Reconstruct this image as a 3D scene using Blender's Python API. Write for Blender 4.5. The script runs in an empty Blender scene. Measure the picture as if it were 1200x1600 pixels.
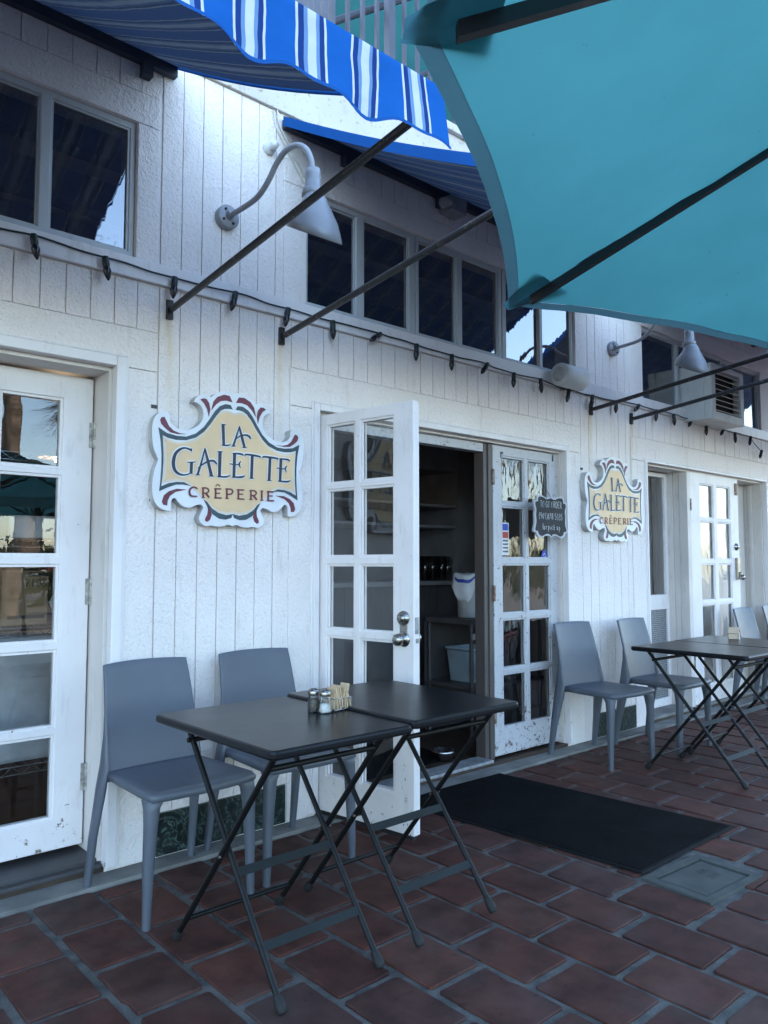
import bpy, math, random
from mathutils import Vector, Matrix
from mathutils.geometry import tessellate_polygon
R = math.radians
rnd = random.Random(7)
S = bpy.context.scene
COL = S.collection

# ------------------------------------------------------------------ camera numbers
CAMH, CAMD = 1.25, 3.12
YAW = math.atan(1340/1200.); PITCH = math.atan(80/1200.)
_f0 = Vector((math.cos(YAW), math.sin(YAW), 0)); _rt = Vector((math.sin(YAW), -math.cos(YAW), 0)); _u0 = Vector((0, 0, 1))
FWD = _f0*math.cos(PITCH)+_u0*math.sin(PITCH); UPV = _u0*math.cos(PITCH)-_f0*math.sin(PITCH)
CAM = Vector((0, -CAMD, CAMH))
def ray(x, y): return FWD+_rt*((x-600)/1200.)-UPV*((y-800)/1200.)
def atY(x, y, Y=0.): d = ray(x, y); return CAM+d*((Y-CAM.y)/d.y)
def atX(x, y, X): d = ray(x, y); return CAM+d*((X-CAM.x)/d.x)
def atZ(x, y, Z=0.): d = ray(x, y); return CAM+d*((Z-CAM.z)/d.z)

# ------------------------------------------------------------------ materials
def newmat(name):
    m = bpy.data.materials.new(name); m.use_nodes = True
    return m, m.node_tree, m.node_tree.nodes['Principled BSDF']
def N(nt, t, **kw):
    n = nt.nodes.new(t)
    for k, v in kw.items():
        if k in n.inputs: n.inputs[k].default_value = v
        else: setattr(n, k, v)
    return n
def coords(nt): return N(nt, 'ShaderNodeNewGeometry').outputs['Position']
def ocoords(nt): return N(nt, 'ShaderNodeTexCoord').outputs['Object']
def noise(nt, co, scale, detail=4, rough=.55, stretch=None):
    n = N(nt, 'ShaderNodeTexNoise'); n.inputs['Scale'].default_value = scale
    n.inputs['Detail'].default_value = detail; n.inputs['Roughness'].default_value = rough
    if stretch:
        mp = N(nt, 'ShaderNodeMapping'); mp.inputs['Scale'].default_value = stretch
        nt.links.new(co, mp.inputs['Vector']); co = mp.outputs['Vector']
    nt.links.new(co, n.inputs['Vector']); return n.outputs['Fac']
def ramp(nt, fac, stops):
    r = N(nt, 'ShaderNodeValToRGB')
    e = r.color_ramp.elements
    while len(e) < len(stops): e.new(.5)
    for i, (p, c) in enumerate(stops):
        e[i].position = p; e[i].color = (c[0], c[1], c[2], 1) if hasattr(c, '__len__') else (c, c, c, 1)
    nt.links.new(fac, r.inputs['Fac']); return r.outputs['Color']
def mixc(nt, fac, a, b, mode='MIX'):
    m = N(nt, 'ShaderNodeMix', data_type='RGBA', blend_type=mode)
    for v, i in ((fac, 0), (a, 6), (b, 7)):
        if hasattr(v, 'links') or hasattr(v, 'node'): nt.links.new(v, m.inputs[i])
        else: m.inputs[i].default_value = v if i == 0 else (v[0], v[1], v[2], 1)
    return m.outputs[2]
def math_(nt, op, a, b=None, c=None):
    m = N(nt, 'ShaderNodeMath', operation=op)
    for i, v in enumerate((a, b, c)):
        if v is None: continue
        if hasattr(v, 'node'): nt.links.new(v, m.inputs[i])
        else: m.inputs[i].default_value = v
    return m.outputs[0]
def bump(nt, b, h, strength=.3, dist=.002):
    n = N(nt, 'ShaderNodeBump'); n.inputs['Strength'].default_value = strength; n.inputs['Distance'].default_value = dist
    nt.links.new(h, n.inputs['Height']); nt.links.new(n.outputs['Normal'], b.inputs['Normal'])

def simple(name, c, rough=.5, metal=0, var=.12, vs=6., bs=0, bscale=60, bd=.001, spec=.5, c2=None, rv=.18):
    m, nt, b = newmat(name); co = ocoords(nt)
    n = noise(nt, co, vs, 5)
    k = c2 or tuple(x*(1-var*2.2) for x in c)
    nt.links.new(ramp(nt, n, [(.35, k), (.65, c)]), b.inputs['Base Color'])
    b.inputs['Roughness'].default_value = rough; b.inputs['Metallic'].default_value = metal
    b.inputs['Specular IOR Level'].default_value = spec
    n2 = noise(nt, co, vs*3, 4)
    nt.links.new(math_(nt, 'MULTIPLY_ADD', n2, rv, rough-rv/2), b.inputs['Roughness'])
    if bs: bump(nt, b, noise(nt, co, bscale, 3), bs, bd)
    return m

def stucco_paint():
    m, nt, b = newmat('white_siding_paint'); co = coords(nt)
    fine = noise(nt, co, 95, 3, .6); mid = noise(nt, co, 52, 4, .6); big = noise(nt, co, 1.7, 5)
    c = ramp(nt, big, [(.3, (.76, .705, .675)), (.7, (.85, .79, .755))])
    spk = ramp(nt, noise(nt, co, 130, 2, .5), [(.27, (.30, .30, .31)), (.37, (1, 1, 1))])  # dark flecks, part dirt, part shading of the bumps put into the colour
    c = mixc(nt, .35, c, spk, 'MULTIPLY')
    grime = ramp(nt, noise(nt, co, 5, 6, .65, (3, 1, .5)), [(.25, (.72, .69, .63)), (.42, (1, 1, 1))])
    c = mixc(nt, .7, c, grime, 'MULTIPLY')
    # rust runs below the awning brackets
    sep = N(nt, 'ShaderNodeSeparateXYZ'); nt.links.new(co, sep.inputs[0])
    wob = math_(nt, 'MULTIPLY_ADD', noise(nt, co, 6, 3), .05, -.025)
    for X in (1.518, 2.095, 4.792, 5.334):
        d = math_(nt, 'ABSOLUTE', math_(nt, 'ADD', math_(nt, 'SUBTRACT', sep.outputs[0], X), wob))
        mx = N(nt, 'ShaderNodeMapRange'); nt.links.new(d, mx.inputs[0])
        mx.inputs[1].default_value = .004; mx.inputs[2].default_value = .028; mx.inputs[3].default_value = 1; mx.inputs[4].default_value = 0
        mz = N(nt, 'ShaderNodeMapRange'); nt.links.new(sep.outputs[2], mz.inputs[0])
        mz.inputs[1].default_value = 1.75; mz.inputs[2].default_value = 2.34; mz.inputs[3].default_value = 0; mz.inputs[4].default_value = 1
        lt = math_(nt, 'LESS_THAN', sep.outputs[2], 2.35)
        f = math_(nt, 'MULTIPLY', math_(nt, 'MULTIPLY', mx.outputs[0], mz.outputs[0]), lt)
        f = math_(nt, 'MULTIPLY', f, math_(nt, 'MULTIPLY', noise(nt, co, 22, 4, .6), .75))
        c = mixc(nt, f, c, (.62, .46, .16))
    nt.links.new(c, b.inputs['Base Color']); b.inputs['Roughness'].default_value = .62
    h = math_(nt, 'ADD', math_(nt, 'MULTIPLY', fine, .6), mid)
    bump(nt, b, h, 1., .008)
    return m

def worn_paint(name, c, chips=.3, under=(.16, .11, .08), rough=.45):
    m, nt, b = newmat(name); co = coords(nt)
    big = noise(nt, co, 3, 5)
    cc = ramp(nt, big, [(.3, tuple(x*.88 for x in c)), (.7, c)])
    ch = ramp(nt, noise(nt, co, 42, 6, .7), [(chips-.015, (0, 0, 0)), (chips+.015, (1, 1, 1))])
    cc = mixc(nt, ch, under, cc)
    sz = N(nt, 'ShaderNodeSeparateXYZ'); nt.links.new(co, sz.inputs[0])
    lowm = N(nt, 'ShaderNodeMapRange'); nt.links.new(sz.outputs[2], lowm.inputs[0]); lowm.inputs[1].default_value = .0; lowm.inputs[2].default_value = .45; lowm.inputs[3].default_value = 1; lowm.inputs[4].default_value = 0
    lowc = ramp(nt, math_(nt, 'SUBTRACT', noise(nt, co, 26, 6, .7), math_(nt, 'MULTIPLY', lowm.outputs[0], .075)), [(chips-.01, (0, 0, 0)), (chips+.02, (1, 1, 1))])
    cc = mixc(nt, lowc, under, cc)
    dirt = ramp(nt, noise(nt, co, 9, 6, .65, (2, 2, .6)), [(.25, (.7, .67, .62)), (.45, (1, 1, 1))])
    cc = mixc(nt, .6, cc, dirt, 'MULTIPLY')
    nt.links.new(cc, b.inputs['Base Color']); b.inputs['Roughness'].default_value = rough
    bump(nt, b, math_(nt, 'ADD', noise(nt, co, 30, 5, .6, (1, 1, .25)), ch), .25, .002)
    return m

def tile_mat():
    m, nt, b = newmat('terracotta_tile'); co = coords(nt)
    isl = N(nt, 'ShaderNodeNewGeometry').outputs['Random Per Island']
    base = ramp(nt, isl, [(0, (.066, .025, .019)), (.3, (.090, .033, .024)), (.55, (.074, .033, .027)), (.8, (.106, .040, .028)), (1, (.068, .035, .030))])
    n1 = ramp(nt, noise(nt, co, 7, 6, .6), [(.3, (.50, .48, .48)), (.65, (1.2, 1.14, 1.12))])
    c = mixc(nt, 1., base, n1, 'MULTIPLY')
    st = ramp(nt, noise(nt, co, 17, 8, .72), [(.30, (.32, .29, .29)), (.41, (1, 1, 1))])
    c = mixc(nt, .8, c, st, 'MULTIPLY')
    du = ramp(nt, noise(nt, co, 3, 5, .6), [(.5, (0, 0, 0)), (.8, (.35, .35, .35))])
    c = mixc(nt, du, c, (.12, .10, .092))
    nt.links.new(c, b.inputs['Base Color'])
    nt.links.new(math_(nt, 'MULTIPLY_ADD', noise(nt, co, 11, 4), .35, .50), b.inputs['Roughness'])
    b.inputs['Specular IOR Level'].default_value = .25
    bump(nt, b, math_(nt, 'ADD', noise(nt, co, 30, 7, .65), math_(nt, 'MULTIPLY', noise(nt, co, 160, 3), .5)), .30, .003)
    return m

def glass_mat(name, boost=1.45, wavy=.0, tint=(.92, .95, .96), rough=.0):
    m, nt, b = newmat(name); nt.nodes.remove(b); out = nt.nodes['Material Output']
    tr = N(nt, 'ShaderNodeBsdfTransparent'); tr.inputs[0].default_value = (*tint, 1)
    gl = N(nt, 'ShaderNodeBsdfGlossy'); gl.inputs['Roughness'].default_value = rough; gl.inputs[0].default_value = (1, 1, 1, 1)
    fr = N(nt, 'ShaderNodeFresnel'); fr.inputs['IOR'].default_value = boost
    mx = N(nt, 'ShaderNodeMixShader')
    fac = math_(nt, 'MINIMUM', math_(nt, 'MULTIPLY', fr.outputs[0], 1.8), .9)
    nt.links.new(fac, mx.inputs[0]); nt.links.new(tr.outputs[0], mx.inputs[1]); nt.links.new(gl.outputs[0], mx.inputs[2])
    if wavy:
        co = coords(nt); bn = N(nt, 'ShaderNodeBump'); bn.inputs['Strength'].default_value = wavy; bn.inputs['Distance'].default_value = .02
        nt.links.new(noise(nt, co, 7, 2, .5, (1.6, 1.6, .5)), bn.inputs['Height'])
        nt.links.new(bn.outputs[0], gl.inputs['Normal'])
    nt.links.new(mx.outputs[0], out.inputs['Surface'])
    return m

def canvas_mat(name, c, trans, tfac=.5, rough=.8):
    m, nt, b = newmat(name); nt.nodes.remove(b); out = nt.nodes['Material Output']; co = coords(nt)
    n = ramp(nt, noise(nt, co, 2.5, 6, .6), [(.3, (.80, .83, .84)), (.7, (1, 1, 1))])
    sp_ = ramp(nt, noise(nt, co, 55, 2), [(.235, (.6, .6, .6)), (.26, (1, 1, 1))]); n = mixc(nt, .6, n, sp_, 'MULTIPLY')
    d = N(nt, 'ShaderNodeBsdfDiffuse'); t = N(nt, 'ShaderNodeBsdfTranslucent')
    nt.links.new(mixc(nt, 1., c, n, 'MULTIPLY'), d.inputs[0]); nt.links.new(mixc(nt, 1., trans, n, 'MULTIPLY'), t.inputs[0])
    w = N(nt, 'ShaderNodeBump'); w.inputs['Strength'].default_value = .3; w.inputs['Distance'].default_value = .02
    nt.links.new(math_(nt, 'ADD', noise(nt, co, 5, 3), math_(nt, 'MULTIPLY', noise(nt, co, 400, 2), .05)), w.inputs['Height'])
    nt.links.new(w.outputs[0], d.inputs['Normal'])
    mx = N(nt, 'ShaderNodeMixShader'); mx.inputs[0].default_value = tfac
    nt.links.new(d.outputs[0], mx.inputs[1]); nt.links.new(t.outputs[0], mx.inputs[2]); nt.links.new(mx.outputs[0], out.inputs['Surface'])
    return m

def awning_mat(name, tfac, dull=None):
    m, nt, b = newmat(name); nt.nodes.remove(b); out = nt.nodes['Material Output']; co = coords(nt)
    sep = N(nt, 'ShaderNodeSeparateXYZ'); nt.links.new(co, sep.inputs[0])
    x = math_(nt, 'ADD', sep.outputs[0], math_(nt, 'MULTIPLY_ADD', noise(nt, co, 9, 2, .5), .016, -.008))
    p = math_(nt, 'DIVIDE', math_(nt, 'MODULO', math_(nt, 'ADD', x, 10*.173-1.006), .173), .173)
    blue = (.018, .125, .44); dk = (.022, .058, .22); lt = (.17, .29, .52); wh = (.62, .66, .70)
    r = N(nt, 'ShaderNodeValToRGB'); r.color_ramp.interpolation = 'CONSTANT'
    st = [(0, wh), (.04, dk), (.135, lt), (.20, wh), (.345, lt), (.405, dk), (.485, wh), (.525, blue)]
    e = r.color_ramp.elements
    while len(e) < len(st): e.new(.5)
    for i, (q, c) in enumerate(st): e[i].position = q; e[i].color = (*c, 1)
    nt.links.new(p, r.inputs['Fac'])
    d = N(nt, 'ShaderNodeBsdfDiffuse'); t = N(nt, 'ShaderNodeBsdfTranslucent')
    fade = ramp(nt, noise(nt, co, 6, 5, .6, (1, 1, 2)), [(.3, (.82, .84, .86)), (.7, (1, 1, 1))])
    c = mixc(nt, 1., r.outputs['Color'], fade, 'MULTIPLY')
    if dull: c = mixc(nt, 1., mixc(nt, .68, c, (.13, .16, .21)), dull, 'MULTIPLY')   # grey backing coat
    nt.links.new(c, d.inputs[0]); nt.links.new(c, t.inputs[0])
    mx = N(nt, 'ShaderNodeMixShader'); mx.inputs[0].default_value = tfac
    nt.links.new(d.outputs[0], mx.inputs[1]); nt.links.new(t.outputs[0], mx.inputs[2]); nt.links.new(mx.outputs[0], out.inputs['Surface'])
    return m

def marble_mat():
    m, nt, b = newmat('dark_green_marble'); co = coords(nt)
    w = N(nt, 'ShaderNodeTexNoise'); w.inputs['Scale'].default_value = 11; w.inputs['Detail'].default_value = 9; w.inputs['Distortion'].default_value = 2.2
    nt.links.new(co, w.inputs['Vector'])
    nt.links.new(ramp(nt, w.outputs['Fac'], [(.40, (.010, .016, .015)), (.49, (.018, .035, .03)), (.51, (.11, .14, .13)), (.53, (.02, .04, .034)), (.62, (.008, .012, .012))]), b.inputs['Base Color'])
    b.inputs['Roughness'].default_value = .3
    return m

def leaf_mat(name, a, bb):
    m, nt, b = newmat(name)
    isl = N(nt, 'ShaderNodeNewGeometry').outputs['Random Per Island']
    nt.links.new(ramp(nt, isl, [(0, a), (1, bb)]), b.inputs['Base Color']); b.inputs['Roughness'].default_value = .55
    return m

M = {}
M['siding'] = stucco_paint()
M['trim'] = worn_paint('white_trim_paint', (.79, .75, .74), .27)
M['door'] = worn_paint('white_door_paint', (.78, .735, .72), .30)
M['doorworn'] = worn_paint('flaking_grey_door_paint', (.50, .50, .52), .36, (.13, .10, .09))
M['postworn'] = worn_paint('flaking_brown_post', (.085, .072, .068), .36, (.09, .06, .05))
M['cream'] = worn_paint('cream_reveal_paint', (.66, .61, .57), .28)
M['fascia'] = worn_paint('stained_fascia_paint', (.56, .53, .48), .36, (.30, .22, .14), .7)
M['tile'] = tile_mat()
M['grout'] = simple('cement_grout', (.175, .165, .148), .92, vs=13, bs=.9, bscale=120, bd=.005, spec=.2, c2=(.085, .083, .078))
M['concrete'] = simple('kerb_concrete', (.235, .23, .215), .85, var=.18, vs=5, bs=.4, bscale=80, bd=.003)
M['coverc'] = simple('utility_cover_concrete', (.085, .092, .083), .9, var=.15, vs=7, bs=.5, bscale=130, bd=.002)
M['ground'] = simple('pale_ground', (.12, .115, .10), .9, var=.15, vs=.6, bs=.3, bscale=20, bd=.01)
M['marble'] = marble_mat()
M['frame'] = worn_paint('window_frame_paint', (.50, .52, .53), .29, (.30, .28, .26))
M['glass'] = glass_mat('window_glass', 1.95, .05, (.72, .76, .79))
M['glassdoor'] = glass_mat('door_glass', 1.52, .018)
M['glassold'] = glass_mat('old_wavy_glass', 1.55, .35)
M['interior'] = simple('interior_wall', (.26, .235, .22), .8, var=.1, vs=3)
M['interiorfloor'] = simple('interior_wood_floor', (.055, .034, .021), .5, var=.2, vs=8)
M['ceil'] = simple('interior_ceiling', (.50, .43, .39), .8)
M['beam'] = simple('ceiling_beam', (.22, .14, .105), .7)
M['cabinet'] = simple('dark_cabinet', (.06, .057, .06), .55)
M['shelfedge'] = simple('grey_shelf', (.20, .20, .21), .5)
M['chair'] = simple('blue_grey_plastic', (.092, .106, .130), .45, var=.06, vs=4, bs=.06, bscale=300, bd=.0006)
M['table'] = simple('black_powder_coat', (.0085, .009, .011), .30, var=.05, vs=3, bs=.02, bscale=500, bd=.0002, spec=.24, rv=.07)
M['tableleg'] = simple('black_steel_tube', (.005, .0055, .0062), .5, spec=.3, var=.2, vs=20)
M['rubber'] = simple('black_rubber', (.010, .010, .011), .7)
M['plate'] = simple('grey_steel_plate', (.011, .015, .016), .65, spec=.3)
M['blackmetal'] = worn_paint('chipped_black_iron', (.017, .017, .020), .36, (.17, .12, .10), .4)
M['lampgrey'] = simple('grey_enamel', (.30, .31, .33), .38, var=.1, vs=12)
M['shade'] = simple('pale_grey_enamel', (.28, .29, .31), .35, var=.08, vs=10)
M['galv'] = simple('galvanised_plate', (.36, .37, .38), .5, .3, var=.2, vs=30)
M['chrome'] = simple('brushed_nickel', (.36, .34, .31), .28, 1., var=.1, vs=14)
M['rust'] = simple('rusty_hinge', (.16, .07, .035), .7, .3, var=.35, vs=40, c2=(.36, .29, .24))
M['hinge'] = simple('painted_hinge', (.50, .47, .42), .5, .2, var=.25, vs=45)
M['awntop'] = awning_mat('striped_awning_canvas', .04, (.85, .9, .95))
M['valance'] = awning_mat('striped_valance_canvas', .25)
M['hemblue'] = canvas_mat('blue_awning_binding', (.018, .095, .32), (.02, .10, .34), .1)
M['teal'] = canvas_mat('teal_umbrella_canvas', (.070, .205, .192), (.090, .31, .285), .56, 1)
M['tealhem'] = canvas_mat('teal_umbrella_hem', (.13, .21, .21), (.075, .16, .16), .5)
M['tealpocket'] = canvas_mat('teal_umbrella_pocket', (.10, .25, .28), (.09, .25, .28), .45)
M['tealscreen'] = canvas_mat('teal_windscreen_canvas', (.02, .12, .13), (.01, .03, .035), .2)
M['barblue'] = simple('dark_painted_bar', (.035, .045, .07), .6)
M['umbmetal'] = simple('dark_umbrella_rib', (.022, .022, .027), .45)
M['cord'] = simple('dark_green_cord', (.010, .018, .016), .5)
M['bulb'] = simple('dark_bulb_glass', (.016, .017, .024), .12)
M['whitecable'] = simple('white_cable', (.60, .58, .52), .5)
M['signwhite'] = simple('white_sign_paint', (.76, .77, .79), .4, var=.05, vs=8)
M['signside'] = simple('sign_edge_paint', (.50, .50, .50), .6, var=.2, vs=14)
M['signyellow'] = simple('yellow_sign_paint', (.80, .565, .32), .45, var=.06, vs=5)
M['signcream'] = simple('cream_sign_line', (.74, .63, .50), .45, var=.05)
M['signgreen'] = simple('dark_green_sign_paint', (.035, .075, .095), .45, var=.15, vs=14)
M['signred'] = simple('maroon_sign_paint', (.15, .022, .045), .45, var=.1, vs=14)
M['signink'] = simple('dark_letter_paint', (.022, .024, .045), .45, var=.2, vs=20)
M['chalk'] = simple('chalk_writing', (.70, .70, .70), .9)
M['board'] = simple('chalkboard', (.022, .026, .032), .7, var=.25, vs=14)
M['boardrim'] = simple('pale_chalkboard_rim', (.50, .51, .53), .6)
M['mat'] = simple('black_door_mat', (.0075, .008, .0095), .95, vs=5, bs=.9, bscale=140, bd=.008, spec=.08, c2=(.0035, .0038, .0045))
M['matedge'] = simple('mat_rubber_edge', (.006, .006, .007), .8, spec=.2)
M['acwhite'] = worn_paint('air_conditioner_enamel', (.58, .58, .55), .30, (.30, .25, .2))
M['dark'] = simple('dark_cavity', (.012, .012, .013), .8)
M['speaker'] = simple('white_plastic', (.62, .63, .62), .45, var=.06)
M['salt'] = simple('salt_grains', (.82, .82, .82), .8, bs=.3, bscale=500)
M['pepper'] = simple('pepper_grains', (.16, .125, .10), .9, var=.4, vs=300)
M['jar'] = glass_mat('shaker_glass', 1.45, .2, (.93, .95, .95))
M['packet'] = leaf_mat('paper_packet', (.50, .34, .20), (.62, .47, .31))
M['packet2'] = leaf_mat('mixed_paper_packet', (.70, .66, .42), (.62, .40, .36))
M['wire'] = simple('chrome_wire', (.55, .55, .56), .25, .9)
M['carton'] = simple('brown_carton', (.36, .24, .14), .8)
M['redpack'] = simple('red_package', (.42, .03, .04), .5)
M['paperwhite'] = simple('white_paper', (.72, .72, .72), .7)
M['tub'] = simple('grey_plastic_tub', (.28, .36, .41), .5)
M['whitetub'] = simple('white_plastic_tub', (.62, .64, .66), .5)
M['towel'] = simple('white_towel', (.68, .69, .72), .95, bs=.5, bscale=90, bd=.004)
M['ink'] = simple('printed_ink', (.03, .03, .03), .7)
M['blueink'] = simple('blue_sticker', (.03, .07, .42), .5)
M['redink'] = simple('red_sticker', (.50, .06, .04), .5)
M['steel'] = simple('steel_bowl', (.5, .5, .5), .25, 1.)
M['trunk'] = simple('palm_trunk_bark', (.15, .115, .085), .9, var=.3, vs=3, bs=.8, bscale=14, bd=.03)
M['palm'] = leaf_mat('palm_frond', (.09, .12, .035), (.16, .15, .05))
M['palmdry'] = leaf_mat('dry_palm_frond', (.20, .13, .06), (.15, .11, .055))
M['hedge'] = leaf_mat('hedge_leaf', (.018, .036, .018), (.035, .055, .025))
M['slat'] = simple('grey_slat_paint', (.10, .115, .15), .6, var=.1)
M['rail'] = simple('grey_rail_paint', (.055, .062, .085), .5, var=.1)
def mesh_screen():
    m, nt, b = newmat('perforated_metal'); co = coords(nt)
    v = N(nt, 'ShaderNodeTexVoronoi'); v.inputs['Scale'].default_value = 62; v.inputs['Randomness'].default_value = .25
    nt.links.new(co, v.inputs['Vector'])
    nt.links.new(ramp(nt, v.outputs['Distance'], [(.28, (.025, .027, .03)), (.36, (.30, .31, .32))]), b.inputs['Base Color'])
    b.inputs['Metallic'].default_value = .4; b.inputs['Roughness'].default_value = .5
    return m
M['mesh'] = mesh_screen()

# ------------------------------------------------------------------ mesh builder
class MB:
    def __init__(s): s.v = []; s.f = []; s.sm = []
    def add(s, vs, fs, smooth=False):
        o = len(s.v); s.v += [tuple(v) for v in vs]; s.f += [tuple(i+o for i in f) for f in fs]; s.sm += [smooth]*len(fs); return s
    def box(s, x0, x1, y0, y1, z0, z1):
        v = [(x0, y0, z0), (x1, y0, z0), (x1, y1, z0), (x0, y1, z0), (x0, y0, z1), (x1, y0, z1), (x1, y1, z1), (x0, y1, z1)]
        return s.add(v, [(0, 3, 2, 1), (4, 5, 6, 7), (0, 1, 5, 4), (1, 2, 6, 5), (2, 3, 7, 6), (3, 0, 4, 7)])
    def cbox(s, c, d, rz=0, ax='Z'):
        v = []
        m = Matrix.Rotation(rz, 3, ax)
        for z in (-1, 1):
            for (x, y) in ((-1, -1), (1, -1), (1, 1), (-1, 1)):
                v.append(Vector(c)+m @ Vector((x*d[0]/2, y*d[1]/2, z*d[2]/2)))
        return s.add(v, [(0, 3, 2, 1), (4, 5, 6, 7), (0, 1, 5, 4), (1, 2, 6, 5), (2, 3, 7, 6), (3, 0, 4, 7)])
    def tube(s, pts, r, n=10, cap=True):
        pts = [Vector(p) for p in pts]; rs = r if hasattr(r, '__len__') else [r]*len(pts)
        vs = []; prev = None
        for i, p in enumerate(pts):
            a = pts[max(i-1, 0)]; b = pts[min(i+1, len(pts)-1)]; t = (b-a).normalized()
            if prev is None:
                u = t.orthogonal().normalized()
            else:
                u = (prev-t*prev.dot(t)).normalized()
            prev = u; w = t.cross(u)
            for k in range(n):
                an = 2*math.pi*k/n; vs.append(p+(u*math.cos(an)+w*math.sin(an))*rs[i])
        fs = []
        for i in range(len(pts)-1):
            for k in range(n):
                fs.append((i*n+k, i*n+(k+1) % n, (i+1)*n+(k+1) % n, (i+1)*n+k))
        s.add(vs, fs, True)
        if cap:
            o = len(vs)-n
            s.add([vs[k] for k in range(n)][::-1], [tuple(range(n))]); s.add([vs[o+k] for k in range(n)], [tuple(range(n))])
        return s
    def lathe(s, prof, c=(0, 0, 0), n=20, axis='Z', tilt=None):
        vs = []
        for (r, z) in prof:
            for k in range(n):
                a = 2*math.pi*k/n; p = Vector((r*math.cos(a), r*math.sin(a), z))
                if tilt: p.z += tilt(p.x, p.y, z)
                if axis == 'X': p = Vector((p.z, p.x, p.y))
                if axis == 'Y': p = Vector((p.x, p.z, p.y))
                vs.append(Vector(c)+p)
        fs = [(i*n+k, i*n+(k+1) % n, (i+1)*n+(k+1) % n, (i+1)*n+k) for i in range(len(prof)-1) for k in range(n)]
        return s.add(vs, fs, True)
    def prism(s, poly, y0, y1):          # poly in (x,z), front at y0 (towards the viewer), back at y1
        n = len(poly); vs = [(x, y0, z) for x, z in poly]+[(x, y1, z) for x, z in poly]
        tri = tessellate_polygon([[Vector((x, z, 0)) for x, z in poly]])
        ar = lambda q: (poly[q[1]][0]-poly[q[0]][0])*(poly[q[2]][1]-poly[q[0]][1])-(poly[q[2]][0]-poly[q[0]][0])*(poly[q[1]][1]-poly[q[0]][1])
        tri = [tuple(q) if ar(q) > 0 else tuple(q)[::-1] for q in tri if abs(ar(q)) > 1e-12]
        A = sum(poly[i][0]*poly[(i+1) % n][1]-poly[(i+1) % n][0]*poly[i][1] for i in range(n))
        sd_ = [(i, i+n, (i+1) % n+n, (i+1) % n) for i in range(n)]
        if A < 0: sd_ = [f[::-1] for f in sd_]
        s.add(vs, tri+[tuple(i+n for i in q)[::-1] for q in tri]+sd_)
        return s
    def flat(s, poly, y): 
        return s.add([(x, y, z) for x, z in poly], [tuple(range(len(poly)))])
    def ribbon(s, pts, w, y, th=.002):   # stroke in the x,z plane
        pts = [Vector((p[0], p[1])) for p in pts]; n = len(pts); ws = w if hasattr(w, '__len__') else [w]*n
        L = []; Rr = []
        for i in range(n):
            t = (pts[min(i+1, n-1)]-pts[max(i-1, 0)]).normalized(); nn = Vector((-t.y, t.x))
            L.append(pts[i]+nn*ws[i]/2); Rr.append(pts[i]-nn*ws[i]/2)
        return s.prism([tuple(p) for p in L]+[tuple(p) for p in Rr[::-1]], y, y+th)
    def grid(s, fn, nu, nv, smooth=True, closed=False):
        vs = [fn(i/nu, j/nv) for j in range(nv+1) for i in range(nu+1)]
        return s.add(vs, [(j*(nu+1)+i, j*(nu+1)+i+1, (j+1)*(nu+1)+i+1, (j+1)*(nu+1)+i) for j in range(nv) for i in range(nu)], smooth)
    def holes(s, x0, x1, z0, z1, hs, y0, y1):   # a slab in the x,z plane with rectangular holes
        xs = sorted({x0, x1, *[min(max(h[k], x0), x1) for h in hs for k in (0, 1)]}); zs = sorted({z0, z1, *[min(max(h[k], z0), z1) for h in hs for k in (2, 3)]})
        def solid(i, j):
            if i < 0 or j < 0 or i >= len(xs)-1 or j >= len(zs)-1: return False
            cx = (xs[i]+xs[i+1])/2; cz = (zs[j]+zs[j+1])/2
            return not any(h[0] < cx < h[1] and h[2] < cz < h[3] for h in hs)
        idx = {}; V = []
        def vi(i, j, k):
            if (i, j, k) not in idx: idx[(i, j, k)] = len(V); V.append((xs[i], y1 if k else y0, zs[j]))
            return idx[(i, j, k)]
        F = []
        for i in range(len(xs)-1):
            for j in range(len(zs)-1):
                if not solid(i, j): continue
                F.append((vi(i, j, 0), vi(i+1, j, 0), vi(i+1, j+1, 0), vi(i, j+1, 0)))
                F.append((vi(i, j, 1), vi(i, j+1, 1), vi(i+1, j+1, 1), vi(i+1, j, 1)))
                if not solid(i-1, j): F.append((vi(i, j, 0), vi(i, j+1, 0), vi(i, j+1, 1), vi(i, j, 1)))
                if not solid(i+1, j): F.append((vi(i+1, j, 0), vi(i+1, j, 1), vi(i+1, j+1, 1), vi(i+1, j+1, 0)))
                if not solid(i, j-1): F.append((vi(i, j, 0), vi(i, j, 1), vi(i+1, j, 1), vi(i+1, j, 0)))
                if not solid(i, j+1): F.append((vi(i, j+1, 0), vi(i+1, j+1, 0), vi(i+1, j+1, 1), vi(i, j+1, 1)))
        return s.add(V, F)
    def build(s, name, mat, parent=None, loc=None, rotz=0, bevel=0, solid=0, sub=0, label=None):
        me = bpy.data.meshes.new(name); me.from_pydata(s.v, [], s.f); me.update()
        for p, q in zip(me.polygons, s.sm): p.use_smooth = q
        me.materials.append(M[mat] if isinstance(mat, str) else mat)
        o = bpy.data.objects.new(name, me); COL.objects.link(o)
        if parent: o.parent = parent
        if loc: o.location = loc
        if rotz: o.rotation_euler = (0, 0, rotz)
        if solid:
            md = o.modifiers.new('thickness', 'SOLIDIFY'); md.thickness = solid; md.offset = 0
        if bevel:
            md = o.modifiers.new('bevel', 'BEVEL'); md.width = bevel; md.segments = 2; md.limit_method = 'ANGLE'; md.angle_limit = R(40)
        if sub:
            md = o.modifiers.new('sub', 'SUBSURF'); md.levels = sub; md.render_levels = sub
        if label: o['label'] = label
        return o
def tag(o, label, cat, group=None):
    o['label'] = label; o['category'] = cat
    if group: o['group'] = group
    return o
def struct(o, kind='structure'): o['kind'] = kind; return o
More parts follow.
